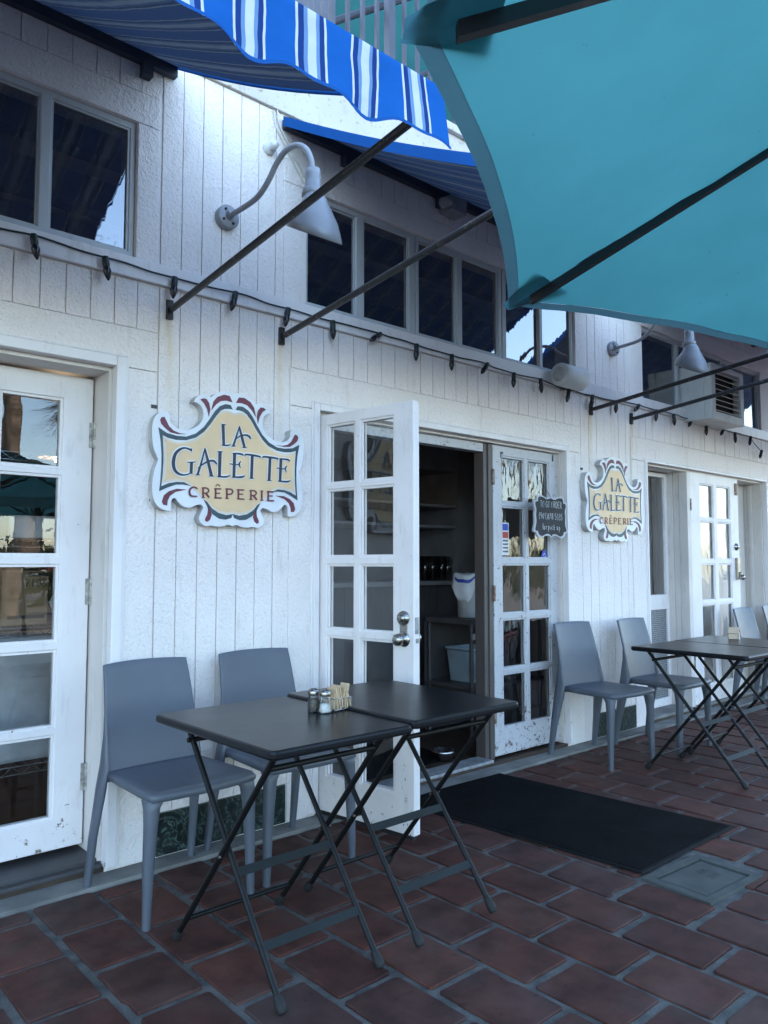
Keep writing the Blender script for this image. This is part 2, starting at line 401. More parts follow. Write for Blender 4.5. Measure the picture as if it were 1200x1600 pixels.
def thing(name, label, cat, loc=(0, 0, 0), rotz=0, group=None):
    o = bpy.data.objects.new(name, None); COL.objects.link(o); o.empty_display_size = .1
    o.location = loc; o.rotation_euler = (0, 0, rotz); return tag(o, label, cat, group)
def dup(root, loc, rotz=0, label=None):
    kids = [o for o in bpy.data.objects if o.parent == root]
    r = root.copy(); COL.objects.link(r); r.location = loc; r.rotation_euler = (0, 0, rotz)
    if label: r['label'] = label
    for ch in kids:
        c = ch.copy(); COL.objects.link(c); c.parent = r
        for g in [o for o in bpy.data.objects if o.parent == ch]:
            d = g.copy(); COL.objects.link(d); d.parent = c
    return r
def smoothpath(p, n=6):
    p = [Vector(q) for q in p]; out = []
    for i in range(len(p)-1):
        a = p[max(i-1, 0)]; b = p[i]; c = p[i+1]; d = p[min(i+2, len(p)-1)]
        for k in range(n):
            t = k/n
            out.append(.5*((2*b)+(c-a)*t+(2*a-5*b+4*c-d)*t*t+(3*b-a-3*c+d)*t**3))
    out.append(p[-1]); return out

# ------------------------------------------------------------------ setting: ground, tiles, kerb
struct(MB().add([(-60, -90, -.03), (90, -90, -.03), (90, 60, -.03), (-60, 60, -.03)], [(0, 1, 2, 3)]).build('ground', 'ground'))
struct(MB().add([(-6, -7, -.008), (14, -7, -.008), (14, -.02, -.008), (-6, -.02, -.008)], [(0, 1, 2, 3)]).build('tile_bed', 'grout'))
tb = MB(); CW, CL = .236, .311
nx = 0
for i in range(-28, 52):
    x0 = 1.19+i*CW
    off = (-1.02 if i % 2 else -1.165)
    for j in range(-20, 6):
        y1 = off+j*CL; y0 = y1-CL
        y1 = min(y1, -.12)
        if y1-y0 < .06 or y0 < -7: continue
        if x0 < 3.25 and x0+CW > 2.86 and y0 < -1.47 and y1 > -1.75: 
            # tiles cut round the utility cover
            if x0 < 2.84:
                pass
            else:
                if y0 < -1.78 and y1 > -1.78+.07: y1 = -1.785
                elif y1 > -1.45 and y0 < -1.45-.0 and y1+1.45 > .06: y0 = -1.45
                else: continue
        j_ = lambda: rnd.uniform(-.004, .004)
        g = .0135
        a, b, c, d = x0+g+j_(), x0+CW-g+j_(), y0+g+j_(), y1-g+j_()
        h = rnd.uniform(-.001, .001); e = .006; ch = .022
        jit = [rnd.uniform(-.0013, .0013) for _ in range(40)]; chip = rnd.randrange(40) if rnd.random() < .3 else -9
        def ring(ins, z, tilt):
            A, B, Cc, D = a+ins, b-ins, c+ins, d-ins; k = .007
            P = []
            for (x_, y_, x2, y2) in ((A+k, Cc, B-k, Cc), (B, Cc+k, B, D-k), (B-k, D, A+k, D), (A, D-k, A, Cc+k)):
                for q in range(10): P.append((x_+(x2-x_)*q/9, y_+(y2-y_)*q/9))
            mx, my = (A+B)/2, (Cc+D)/2; out = []
            for i_, (px, py) in enumerate(P):
                v_ = Vector((px-mx, py-my)); L_ = v_.length; f_ = 1+(jit[i_]+.5*jit[(i_+1) % 40])/L_-(.009/L_ if abs(i_-chip) < 2 else 0)
                out.append((mx+v_.x*f_, my+v_.y*f_, z+tilt*(px-x0)))
            return out
        t = rnd.uniform(-.006, .006)
        vs = ring(0, -.009, 0)+ring(.0006, -.0015+h, t)+ring(.0028, h, t)
        fs = [tuple(range(80, 120))]+[(r_*40+k, r_*40+(k+1) % 40, (r_+1)*40+(k+1) % 40, (r_+1)*40+k) for r_ in (0, 1) for k in range(40)]
        tb.add(vs, fs)
struct(tb.build('tile_floor', 'tile'))
kb = MB().grid(lambda u, v: (-4+u*14, -.125+.006*math.sin(u*90)+v*.15, .012+.004*math.sin(u*51)*(1-v)), 140, 1)
kb.add([(-4, -.119, -.02), (10, -.119, -.02), (10, -.119, .012), (-4, -.119, .012)], [(0, 1, 2, 3)])
struct(kb.build('concrete_kerb', 'concrete'))
uc = thing('utility_cover', 'grey concrete utility box cover let into the red tiles beside the mat', 'utility cover', (3.05, -1.62, 0), R(-4))
MB().holes(-.2, .2, -.145, .145, [(-.165, .165, -.11, .11)], -.004, .02).build('rim', 'coverc', uc).rotation_euler = (R(-90), 0, 0)
lid = MB().box(-.158, .158, -.103, .103, -.02, .001).build('lid', 'coverc', uc, bevel=.012)
ml = MB()
for k in range(4): ml.box(.02+k*.018, .03+k*.018, -.035, -.005, .0005, .003)
for k in range(3): ml.box(.03+k*.02, .042+k*.02, .02, .045, .0005, .003)
ml.build('raised_marking', 'coverc', uc)

# ------------------------------------------------------------------ the building
B = thing('restaurant_building', 'white board-sided restaurant with glazed doors, clerestory windows and a flat roof deck', 'building')
OPEN = [(-.45, 1.28, 0, 2.076), (2.33, 4.47, 0, 2.03), (5.55, 7.82, 0, 2.05), (-.6, 1.35, 2.56, 3.16), (2.25, 4.61, 2.555, 3.16), (5.53, 7.77, 2.54, 3.14)]
TRIM = [('header_board', [(-.62, 1.46, 2.076, 2.25)]), ('casing_board', [(1.28, 1.46, .02, 2.076)]),
        ('casing_board', [(2.155, 2.33, .02, 2.03)]), ('header_board', [(2.155, 4.65, 2.03, 2.22)]), ('casing_board', [(4.47, 4.65, .02, 2.03)]),
        ('casing_board', [(5.33, 5.55, .02, 2.05)]), ('header_board', [(5.33, 8.0, 2.05, 2.23)]), ('casing_board', [(7.82, 8.0, .02, 2.05)]),
        ('window_surround', [(1.35, 1.45, 2.555, 3.16), (-.62, 1.45, 3.16, 3.30)]),
        ('window_surround', [(2.11, 2.25, 2.555, 3.16), (2.11, 4.72, 3.16, 3.28), (4.61, 4.72, 2.555, 3.16)]),
        ('window_surround', [(5.33, 5.53, 2.555, 3.14), (5.33, 7.9, 3.14, 3.28), (7.77, 7.9, 2.555, 3.14)])]
LEDGE = (-3, 12, 2.46, 2.555); MARB = [(1.49, 2.15, 0, .2), (4.78, 5.33, 0, .19)]
MB().holes(-3, 12, 0, 3.5, OPEN, -.0045, .16).build('wall', 'siding', B)
cut = OPEN+[r for _, rs in TRIM for r in rs]+[LEDGE]+MARB
sd = MB()
for k in range(-31, 120):
    g0 = .064+k*.1+.0024+rnd.uniform(-.0008, .0008); g1 = .064+(k+1)*.1-.0024
    if g0 < -3 or g1 > 12: continue
    yb = -.0125+rnd.uniform(-.0012, .0012)
    xs = sorted({g0, g1, *[x for c in cut for x in c[:2] if g0 < x < g1]})
    for a, b in zip(xs, xs[1:]):
        if b-a < .004: continue
        segs = [(.02, 3.5)]
        for c in cut:
            if c[0] < (a+b)/2 < c[1]:
                n = []
                for s0, s1 in segs:
                    if c[3] <= s0 or c[2] >= s1: n.append((s0, s1)); continue
                    if c[2]-s0 > .004: n.append((s0, c[2]-.0025))
                    if s1-c[3] > .004: n.append((c[3]+.0025, s1))
                segs = n
        for s0, s1 in segs:
            if s1-s0 > .01: sd.box(a, b, yb, .001, s0, s1)
sd.build('board_siding', 'siding', B)
for nm, rs in TRIM:
    mb = MB()
    for r in rs: mb.box(r[0]+.0012, r[1]-.0012, -.017, .001, r[2]+.0012, r[3]-.0012)
    mb.build(nm, 'siding', B, bevel=.003)
MB().box(-3, 12, -.032, .001, 2.462, 2.553).build('ledge_board', 'trim', B, bevel=.004)
for r in MARB: MB().box(r[0]+.004, r[1]-.004, -.02, .001, .02, r[3]-.004).build('marble_base', 'marble', B, bevel=.002)
MB().box(-3, 12, -.03, .16, 3.502, 3.86).box(-3, 12, -.06, .16, 3.861, 3.91).build('fascia', 'fascia', B, bevel=.004)
MB().box(-3, 12, .161, 7, 3.70, 3.9).build('roof_deck', 'concrete', B)
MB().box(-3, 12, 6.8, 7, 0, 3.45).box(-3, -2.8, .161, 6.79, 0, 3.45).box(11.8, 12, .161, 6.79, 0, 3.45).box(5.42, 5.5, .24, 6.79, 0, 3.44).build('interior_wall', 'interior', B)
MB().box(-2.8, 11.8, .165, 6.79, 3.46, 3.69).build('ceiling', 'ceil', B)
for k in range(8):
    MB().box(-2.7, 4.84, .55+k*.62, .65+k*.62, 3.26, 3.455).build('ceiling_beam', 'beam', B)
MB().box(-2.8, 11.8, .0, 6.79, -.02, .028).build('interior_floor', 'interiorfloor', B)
# casings (mouldings) standing proud round each doorway
def moulding(x0, x1, zt, w=.038, left=True, right=True):
    mb = MB()
    if left: mb.box(x0-w, x0+.004, -.03, .02, .03, zt+w); mb.box(x0-w-.012, x0-w+.001, -.024, -.016, .03, zt+w+.012)
    if right: mb.box(x1-.004, x1+w, -.03, .02, .03, zt+w); mb.box(x1+w-.001, x1+w+.012, -.024, -.016, .03, zt+w+.012)
    mb.box(x0+.0041, x1-.0041, -.03, .02, zt-.004, zt+w); mb.box(x0-w, x1+w, -.0242, -.016, zt+w+.001, zt+w+.0118)
    mb.build('door_casing', 'trim', B, bevel=.004)
moulding(-.45, 1.28, 2.076); moulding(2.33, 4.47, 2.03, .03); moulding(5.55, 7.82, 2.05, .016)
# reveals
MB().box(1.262, 1.283, .021, .30, .05, 2.07).box(-.45, 1.261, .021, .30, 2.055, 2.079).build('door_reveal', 'cream', B, bevel=.002)
MB().box(4.455, 4.473, .021, .16, .03, 2.02).box(2.327, 2.345, .021, .16, .03, 2.02).box(2.346, 4.454, .021, .16, 2.012, 2.033).build('door_reveal', 'cream', B, bevel=.002)
MB().box(7.80, 7.823, .021, .17, .03, 2.03).box(7.80, 7.823, .1715, .45, .03, 2.03).box(5.55, 7.799, .021, .3, 2.03, 2.053).box(7.785, 7.80, .11, .14, .03, 2.03).build('door_reveal', 'cream', B, bevel=.002)
MB().box(6.245, 6.30, .0, .075, .03, 2.03).box(6.25, 6.295, .0765, .13, .03, 2.03).box(6.245, 6.30, .132, .30, .03, 2.03).build('door_post', 'cream', B, bevel=.004)
MB().box(3.692, 3.728, .06, .14, .03, 2.012).box(3.729, 3.768, .05, .13, .03, 2.012).build('door_post', 'postworn', B, bevel=.004)
MB().box(2.346, 3.691, .06, .13, 1.955, 2.011).build('door_head', 'doorworn', B, bevel=.004)
MB().box(-.44, 1.27, .03, .30, .0285, .06).box(-.44, 1.27, -.005, .029, .0285, .045).build('threshold', 'cabinet', B, bevel=.004)
MB().box(2.34, 3.70, .0, .13, .0285, .048).build('threshold', 'galv', B, bevel=.004)
MB().box(5.56, 7.80, .0, .30, .0285, .055).build('threshold', 'concrete', B, bevel=.004)

ROWS = [(.208, .548), (.578, .893), (.925, 1.245), (1.28, 1.618), (1.645, 1.945)]
def french_door(w, cols, loc, rot, mat='door', glass='glassdoor', zb=.085, zt=2.045, rows=ROWS, hinges=None, hmat='hinge', label=None, th=.045):
    hs = [(a, b, r0, r1) for a, b in cols for r0, r1 in rows]
    d = MB().holes(0, w, zb, zt, hs, -th/2, th/2).build('door', mat, B, loc, rot, bevel=.004, label=label)
    gl = MB(); bd = MB()
    for a, b, r0, r1 in hs:
        t = rnd.uniform(-.0015, .0015)
        gl.add([(a-.002, t, r0-.002), (b+.002, -t, r0-.002), (b+.002, -t, r1+.002), (a-.002, t, r1+.002)], [(0, 1, 2, 3)])
        q = .011
        for y0, y1 in ((-.016, -.004), (.004, .016)):
            bd.box(a-.001, a+q, y0, y1, r0-.001, r1+.001); bd.box(b-q, b+.001, y0, y1, r0-.001, r1+.001)
            bd.box(a+q, b-q, y0, y1, r0-.001, r0+q); bd.box(a+q, b-q, y0, y1, r1-q, r1+.001)
    bd.build('glazing_bead', mat, d, bevel=.002)
    gl.build('pane', glass, d)
    for z in hinges or []:
        h = MB()
        for k in range(3): h.tube([(-.003, -th/2-.004, z-.05+k*.034), (-.003, -th/2-.004, z-.018+k*.034)], .008, 8)
        h.box(-.001, .014, -th/2-.003, -th/2+.001, z-.05, z+.05); h.build('hinge', hmat, d)
    return d
# left pair of doors (the second is mostly out of the picture)
dl = french_door(.775, [(.125, .375), (.402, .650)], (1.255, .19, 0), 0, hinges=None)
dl.location = (1.255-.775, .19, 0)
for z in (.36, 1.13, 1.80):
    h = MB()
    for k in range(3): h.tube([(.783, -.03, z-.055+k*.037), (.783, -.03, z-.02+k*.037)], .0095, 8)
    h.box(.76, .775, -.0255, -.0215, z-.055, z+.055); h.build('hinge', 'hinge', dl)
dl2 = french_door(.775, [(.125, .375), (.402, .650)], (-.31, .19, 0), 0)
# the door standing open, hinged at the left jamb
ang = -math.atan2(.603, .085)
db = french_door(.615, [(.066, .252), (.288, .500)], (2.362, .0, 0), ang, zb=.04, zt=2.0, hinges=[.3, 1.72], label='white french door standing open towards the tables with a nickel knob')
# faces: local -y looks to the left of the picture when the door is turned out
fy = -.0225
kn = MB().lathe([(0, fy-.004), (.033, fy-.004), (.034, fy), (.034, fy+.001)], (.56, 0, .93), 20, 'Y')
def knob(px_, z, parent, sgn, mat='chrome'):
    m_ = MB()
    pr = [(.0, .062), (.018, .061), (.027, .052), (.029, .042), (.024, .030), (.013, .024), (.012, .012), (.032, .008), (.036, .0)]
    m_.lathe([(r, sgn*(.0225+y)) for r, y in pr], (px_, 0, z), 22, 'Y').build('knob', mat, parent)
def deadbolt(px_, z, parent, sgn, mat='chrome'):
    m_ = MB()
    pr = [(.0, .024), (.018, .024), (.020, .020), (.021, .014), (.031, .012), (.034, .0)]
    m_.lathe([(r, sgn*(.0225+y)) for r, y in pr], (px_, 0, z), 22, 'Y').build('deadbolt', mat, parent)
knob(.558, .905, db, -1); knob(.558, .905, db, 1); deadbolt(.558, 1.0, db, -1)
MB().box(.536, .580, -.0265, -.0222, .895, 1.01).build('back_plate', 'chrome', db, bevel=.006)
MB().box(.6145, .618, -.012, .012, .93, 1.005).build('strike_plate', 'galv', db)
MB().box(.6145, .622, -.006, .006, .89, .91).build('latch', 'galv', db)
sw = MB()
for k in range(36): sw.box(.01, .60, -.012, .012, .018, .041) if k == 0 else None
sw.build('door_sweep', 'rubber', db)
# closed leaf with the chalkboard, worn paint
dc = french_door(.69, [(.085, .325), (.358, .598)], (3.772, .072, 0), 0, 'doorworn', hinges=[.30, 1.06, 1.80], glass='glassold', hmat='rust', zb=.045, zt=2.008, label='worn grey-white glazed door leaf with rusty hinges')
hk = MB().box(.075, .10, -.026, -.0222, 1.955, 1.97).box(.075, .08, -.026, -.0222, 1.93, 1.954).build('hook', 'blackmetal', dc)
MB().box(.632, .642, -.027, -.0222, 1.955, 2.0).build('bolt', 'blackmetal', dc)
# narrow screen door in the right recess
ds = MB().holes(0, .69, .055, 2.02, [(.08, .650, .985, 1.985), (.10, .655, .12, .86)], -.02, .02).build('screen_door', 'door', B, (5.555, .20, 0), 0, bevel=.004)
MB().add([(.08, .004, .98), (.652, .004, .98), (.652, .004, 1.99), (.08, .004, 1.99)], [(0, 1, 2, 3)]).build('pane', 'glass', ds)
MB().box(.095, .658, -.003, .003, .115, .865).build('mesh_panel', 'mesh', ds)
# right french door
de = french_door(.93, [(.175, .43), (.50, .765)], (6.305, .025, 0), 0, glass='glassold', zb=.06, zt=2.03, hinges=[.42, 1.75], hmat='rust', label='white french door at the far right with wavy old panes and a lever lock')
lk = MB().box(.83, .885, -.05, -.022, 1.10, 1.30).box(.845, .872, -.075, -.049, 1.13, 1.17).lathe([(0, -.10), (.022, -.095), (.026, -.07), (.02, -.05), (.012, -.03)], (.855, 0, 1.12), 14, 'Y')
lk.build('lever_lock', 'chrome', de, bevel=.006)
deadbolt(.86, 1.40, de, -1)
MB().box(.86, .90, -.032, -.0222, 1.88, 1.99).build('bolt', 'rust', de)
MB().box(6.33, 7.79, .19, .23, .03, 2.03).build('inner_screen', 'cream', B)

# clerestory windows
def window(x0, x1, z0, z1, bays, name='window'):
    # bays: list of (xa, xb, xc, xd): left light xa-xb, right light xc-xd
    z1 += .012; holes_ = [(a, b, z0+.025, z1-.03) for a, b in bays]
    w = MB().holes(x0+.001, x1-.001, z0+.001, z1-.001, holes_, .004, .05).build(name, 'frame', B, bevel=.003)
    g = MB(); sf = MB()
    for k, (a, b) in enumerate(bays):
        y = .022 if k % 2 else .029
        t = rnd.uniform(-.002, .002)
        g.add([(a-.002, y+t, z0+.023), (b+.002, y-t, z0+.023), (b+.002, y-t, z1-.028), (a-.002, y+t, z1-.028)], [(0, 1, 2, 3)])
        q = .009
        sf.box(a-.001, a+q, y-.012, y-.003, z0+.024, z1-.029); sf.box(b-q, b+.001, y-.012, y-.003, z0+.024, z1-.029)
        sf.box(a+q, b-q, y-.012, y-.003, z0+.024, z0+.024+q); sf.box(a+q, b-q, y-.012, y-.003, z1-.029-q, z1-.029)
    sf.build('sash', 'frame', w); g.build('pane', 'glass', w)
    return w
window(-.6, 1.35, 2.56, 3.148, [(-.57, .12), (.16, .55), (.59, .955), (.995, 1.325)])
window(2.25, 3.04, 2.555, 3.148, [(2.272, 2.598), (2.648, 2.99)])
window(3.045, 3.82, 2.555, 3.148, [(3.07, 3.395), (3.438, 3.785)])
window(3.825, 4.61, 2.555, 3.148, [(3.865, 4.222), (4.25, 4.59)])
window(5.53, 7.77, 2.54, 3.128, [(5.56, 6.13), (6.17, 6.95), (6.99, 7.74)])

# ------------------------------------------------------------------ roof deck: railing, slatted screen, umbrella
rl = thing('deck_railing', 'grey metal balustrade on the roof deck above the striped awning', 'railing', (2.66, .25, 3.9))
for k in range(0, 52):
    x = .07+k*.115
    MB().box(x-.011, x+.011, -.011, .011, .08, 1.16).build('baluster', 'rail', rl)
MB().box(-.02, 6.1, -.02, .02, .04, .08).build('bottom_rail', 'rail', rl); MB().box(-.02, 6.1, -.03, .03, 1.16, 1.21).build('top_rail', 'rail', rl)
for k in range(4): MB().box(.38+k*1.8, .43+k*1.8, -.025, .025, 0, 1.16).build('post', 'rail', rl)
MB().tube([(.0, .10, .55), (.75, .10, 1.12)], .022, 8).tube([(.62, .1, .45), (1.2, .1, .9)], .016, 8).build('brace', 'rail', rl)
sl = thing('slatted_screen', 'dark grey slatted screen on the roof deck left of the balustrade', 'screen', (1.2, .3, 3.9))
for k in range(27): MB().box(k*.055, k*.055+.036, -.015, .015, .03, 1.9).build('slat', 'slat', sl)
MB().box(-.02, 1.48, .016, .05, .2, .27).box(-.02, 1.48, .016, .05, 1.6, 1.67).build('batten', 'slat', sl)

# ------------------------------------------------------------------ umbrellas
def umbrella(name, label, c, zr, Rr, a0, rise, group='teal market umbrellas', first=[None]):
    t = thing(name, label, 'umbrella', (c[0], c[1], c[2]), a0, group)
    n = 8; can = MB(); hem = MB(); dz = zr
    def surf(k, u, v):   # k panel, u across 0..1, v from hub 0 to rim 1
        a = 2*math.pi*k/n; b = 2*math.pi*(k+1)/n
        pa = Vector((math.cos(a), math.sin(a), 0))*Rr; pb = Vector((math.cos(b), math.sin(b), 0))*Rr
        s4 = 4*u*(1-u)
        rim = pa.lerp(pb, u)*(1-.024*s4)                # edge cut as a hollow curve
        p = rim*v
        zz = dz+rise*(1-v)-.02*math.sin(math.pi*v)
        zz += rise*.024*s4*v*.6
        er = min(u, 1-u)*v; zz += .0035*math.sin(v*46+5*u+k)*math.exp(-er*26)*v+.006*s4*v*math.sin(5.5*v+2.2*k)+.002*v*v*math.sin(u*19+k*2)
        return Vector((p.x, p.y, zz))
    for k in range(n):
        can.grid(lambda u, v: surf(k, u, .02+.9605*v), 12, 20)
        def strip(u, v, k=k):
            q = surf(k, u, .980+.021*v); return q+Vector((0, 0, -.0008))
        hem.grid(strip, 12, 1)
    can.build('canopy', 'teal', t); hem.build('hem', 'tealhem', t)
    for k in range(n):
        a = 2*math.pi*k/n; pk = MB()
        def pocket(u, v, a=a):
            w = (.02+.06*(1-v))*(2*u-1); r_ = Rr*(.915+.087*v)
            ca, sa = math.cos(a), math.sin(a); ww = w
            return Vector((r_*ca-ww*sa, r_*sa+ww*ca, dz+rise*(1-r_/Rr)-.012+.008*abs(2*u-1)))
        pk.grid(pocket, 4, 3).build('pocket', 'tealpocket', t)
    for k in range(n):
        a = 2*math.pi*k/n; ca, sa = math.cos(a), math.sin(a)
        rb = MB()
        p0 = Vector((ca*.05, sa*.05, dz+rise*.975-.026)); p1 = Vector((ca*Rr*.955, sa*Rr*.955, dz+rise*.045-.022))
        side = Vector((-sa, ca, 0))*.0068; up = Vector((0, 0, .0095))
        rb.add([p0-side-up, p0+side-up, p0+side+up, p0-side+up, p1-side-up, p1+side-up, p1+side+up, p1-side+up],
               [(0, 1, 2, 3), (7, 6, 5, 4), (0, 4, 5, 1), (1, 5, 6, 2), (2, 6, 7, 3), (3, 7, 4, 0)]).build('rib', 'umbmetal', t)
        MB().tube([(ca*.05, sa*.05, dz-.05), (ca*Rr*.52, sa*Rr*.52, dz+rise*.44)], .009, 6).build('strut', 'umbmetal', t)
    MB().tube([(0, 0, .05), (0, 0, dz+rise+.08)], .024, 14).build('pole', 'umbmetal', t)
    MB().lathe([(0, dz-.10), (.05, dz-.10), (.05, dz-.02), (0, dz-.02)], n=14).build('hub', 'umbmetal', t)
    MB().lathe([(0, .0), (.30, .0), (.30, .05), (.06, .08), (.05, .25), (0, .25)], n=24).build('base', 'umbmetal', t)
    return t
ZR = 1.82
A = atZ(632, 42, ZR); Bp = atZ(795, 488, ZR); e = Bp-A; side = e.length
Rr = side/2/math.sin(math.pi/8); ap = side/2/math.tan(math.pi/8)
nrm = Vector((e.y, -e.x, 0)).normalized()
cc = (A+Bp)/2+nrm*ap
a0 = math.atan2(A.y-cc.y, A.x-cc.x)
TILT = R(1.5)
um = umbrella('patio_umbrella', 'large teal octagonal umbrella with dark ribs overhanging the patio at upper right', (cc.x, cc.y, 0), ZR, Rr, a0, .345*Rr)
_pa = Vector((Rr, 0, ZR)); _pb = Vector((Rr*math.cos(math.pi/4), Rr*math.sin(math.pi/4), ZR)); _ax = (_pb-_pa).normalized()
_tm = Matrix.Translation(_pa) @ Matrix.Rotation(TILT, 4, _ax) @ Matrix.Translation(-_pa)
if (_tm @ Vector((0, 0, ZR))).z < ZR: _tm = Matrix.Translation(_pa) @ Matrix.Rotation(-TILT, 4, _ax) @ Matrix.Translation(-_pa)
for _o in [o for o in bpy.data.objects if o.parent == um and not o.name.startswith(('pole', 'base'))]: _o.data.transform(_tm)   # the head is cranked a little on its pole

dup(um, (cc.x-2.95, cc.y-.1, 0), .3, 'added teal umbrella shading the patio left of the photographer, out of frame')  # extra umbrellas out of view, added to keep the floor in shade
dup(um, (cc.x+2.95, cc.y-.15, 0), .2, 'added teal umbrella shading the patio further right, out of frame')
dup(um, (cc.x+1.4, cc.y-3.0, 0), .1, 'added teal umbrella for shade in a second row behind the photographer, out of frame')
dup(um, (cc.x+4.6, cc.y-3.1, 0), .25, 'added teal umbrella for shade in a second row farther right behind the photographer, out of frame')
wsn = thing('canvas_windscreen', 'teal canvas windscreen on the roof deck behind the balustrade', 'windscreen', (2.95, .95, 3.9))
MB().grid(lambda u, v: (u*7.5, .03*math.sin(u*40)*v, .05+2.9*v), 90, 6).build('canvas', 'tealscreen', wsn)
for k in range(6): MB().tube([(k*1.5, .05, 0), (k*1.5, .05, 2.98)], .022, 8).build('post', 'rail', wsn)

# ------------------------------------------------------------------ awnings
def awning(x0, x1, label, arms):
    t = thing('striped_awning', label, 'awning', (0, 0, 0), 0, 'blue striped awnings')
    zw, yf, zf = 3.476, -1.676, 2.575
    L = x1-x0; nu = max(8, int(L/.05))
    def top(u, v):
        x = x0+u*L; s = math.sin(math.pi*v)
        return (x, -.03+(yf+.03)*v, zw+(zf-zw)*v-.03*s-.012*s*math.sin(x*9))
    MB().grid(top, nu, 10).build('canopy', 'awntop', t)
    rn = random.Random(int(x0*100)+5)
    ph = rn.uniform(0, 6)
    def val(u, v):
        x = x0+u*L
        w = (math.sin(x*17.5+1.2)*.5+math.sin(x*34+.4)*.25+math.sin(x*8.2+2)*.5)
        return (x, yf-.004-.017*v*w-.01*v, zf+.012-v*(.185+.014*math.sin(x*18.2-1.6)+.006*math.sin(x*37)))
    MB().grid(val, nu*3, 8).build('valance', 'valance', t)
    def hm(u, v):
        p = Vector(val(u, .965+.05*v)); p.y -= .004; return p
    MB().grid(hm, nu*3, 1).build('binding', 'hemblue', t)
    MB().tube([(x0, yf+.018, zf-.012), (x1-.004, yf+.018, zf-.012)], .016, 10).build('front_bar', 'blackmetal', t)
    MB().box(x0, x1, -.05, -.016, zw-.058, zw-.012).build('wall_bar', 'barblue', t)
    for k in range(int(L/.72)+1):
        xx = x1-.14-k*.72
        if xx > x0+.05: MB().box(xx-.022, xx+.022, -.06, -.015, zw-.115, zw-.0575).build('fixing', 'barblue', t)
    for xs in (x0, x1):
        mb = MB()
        def sidehem(u, v, xs=xs):
            p = Vector(top(0 if xs == x0 else 1, u)); return (xs+(.003 if xs == x1 else -.003), p.y, p.z-(.016 if xs == x1 else .05)*v+.004)
        mb.grid(sidehem, 14, 1).build('side_hem', 'hemblue', t)
    for X in arms:
        a = MB().tube([(X, -.055, 2.362), (X, yf+.02, zf-.02)], .0145, 10).build('arm', 'blackmetal', t)
        MB().box(X-.014, X+.014, -.03, -.014, 2.32, 2.405).box(X-.006, X+.006, -.07, -.029, 2.35, 2.375).build('bracket', 'blackmetal', a)
    return t
awning(-2.6, 1.512, 'blue and white striped awning at upper left with the wavy valance facing the viewer', (1.508, -2.55))
awning(2.095, 4.792, 'blue striped awning over the middle windows, half hidden behind the teal umbrella', (2.099, 4.788))
awning(5.334, 9.2, 'far right awning whose iron arm slants out beyond the second sign', (5.338, 9.15))

# ------------------------------------------------------------------ gooseneck lamps
def lamp(label, bx, group='gooseneck wall lamps'):
    t = thing('gooseneck_lamp', label, 'wall lamp', (bx, 0, 2.862), 0, group)
    MB().lathe([(0, -.05), (.05, -.05), (.056, -.044), (.056, -.014), (.05, -.012)], n=22, axis='Y').build('wall_mount', 'lampgrey', t)
    for k in range(4):
        a = k*math.pi/2+.6; MB().lathe([(0, -.056), (.006, -.056), (.006, -.049)], (math.cos(a)*.036, 0, math.sin(a)*.036), 8, 'Y').build('screw', 'blackmetal', t)
    pix = [(372, 332), (398, 312), (418, 285), (432, 256), (447, 235), (464, 227), (478, 233), (486, 250), (489, 275)]
    pts = []
    for p in pix:
        q = atX(p[0], p[1], 1.783); pts.append((0, q.y, q.z-2.862))
    pts[0] = (0, -.05, .0)
    sm = smoothpath(pts, 5); ex, ey, ez = sm[-1]
    MB().tube(sm, .0125, 12).build('gooseneck', 'lampgrey', t)
    MB().tube([(0, -.045, 0), (0, -.075, .012)], .02, 12).build('collar', 'lampgrey', t)
    MB().lathe([(.016, .03), (.030, .026), (.032, .0), (.032, -.055), (.043, -.06), (.045, -.085), (.034, -.09)], (0, ey, ez), 20).build('socket', 'lampgrey', t)
    prof = [(.036, -.085), (.046, -.10), (.056, -.12), (.072, -.142), (.092, -.170), (.103, -.198), (.110, -.222)]
    def tl(x, y, z):
        k = max(0, (-z-.10)/.135); return k*(.58*y-.03)
    MB().lathe(prof, (0, ey-.012, ez), 28, tilt=tl).build('lamp_shade', 'shade', t, solid=.003)
    return t
l1 = lamp('grey gooseneck wall lamp with a flared shade between the striped awning and first sign', 1.783)
dup(l1, (5.09, 0, 2.862), R(-11), 'smaller looking gooseneck wall lamp further right, below the edge of the teal umbrella')

# ------------------------------------------------------------------ string lights
st = thing('string_lights', 'dark green cable of unlit pointed bulbs strung along the ledge', 'string lights', (0, 0, 0))
BX = [(.58, 2.50, 0), (.922, 2.51, .2), (1.204, 2.498, .1), (1.512, 2.49, -.15), (1.817, 2.497, -.2), (2.112, 2.487, -.1), (2.391, 2.483, 0), (2.712, 2.486, -1.1), (2.992, 2.477, .0), (3.283, 2.47, .05), (3.601, 2.475, -.9), (3.863, 2.458, 0), (4.146, 2.466, .1), (4.466, 2.44, -.5), (4.758, 2.445, -.3), (5.071, 2.45, -.1), (5.39, 2.465, -1.2), (5.662, 2.46, -.2), (5.941, 2.463, .1), (6.248, 2.46, -.8), (6.515, 2.445, 0), (6.849, 2.45, -.9), (7.083, 2.44, .1), (7.42, 2.44, -.6), (7.66, 2.33, -.7)]
cab = []
for k in range(len(BX)):
    x, z, a = BX[k]
    cab.append((x, -.046, z+.012))
    if k+1 < len(BX):
        x2, z2, _ = BX[k+1]
        for f_ in (.3, .65): cab.append((x+(x2-x)*f_, -.039-.006*rnd.random(), (z+(z2-z)*f_)+.012-.010*rnd.random()+.006))
MB().tube(smoothpath(cab, 4), .0042, 6).build('cable', 'cord', st)
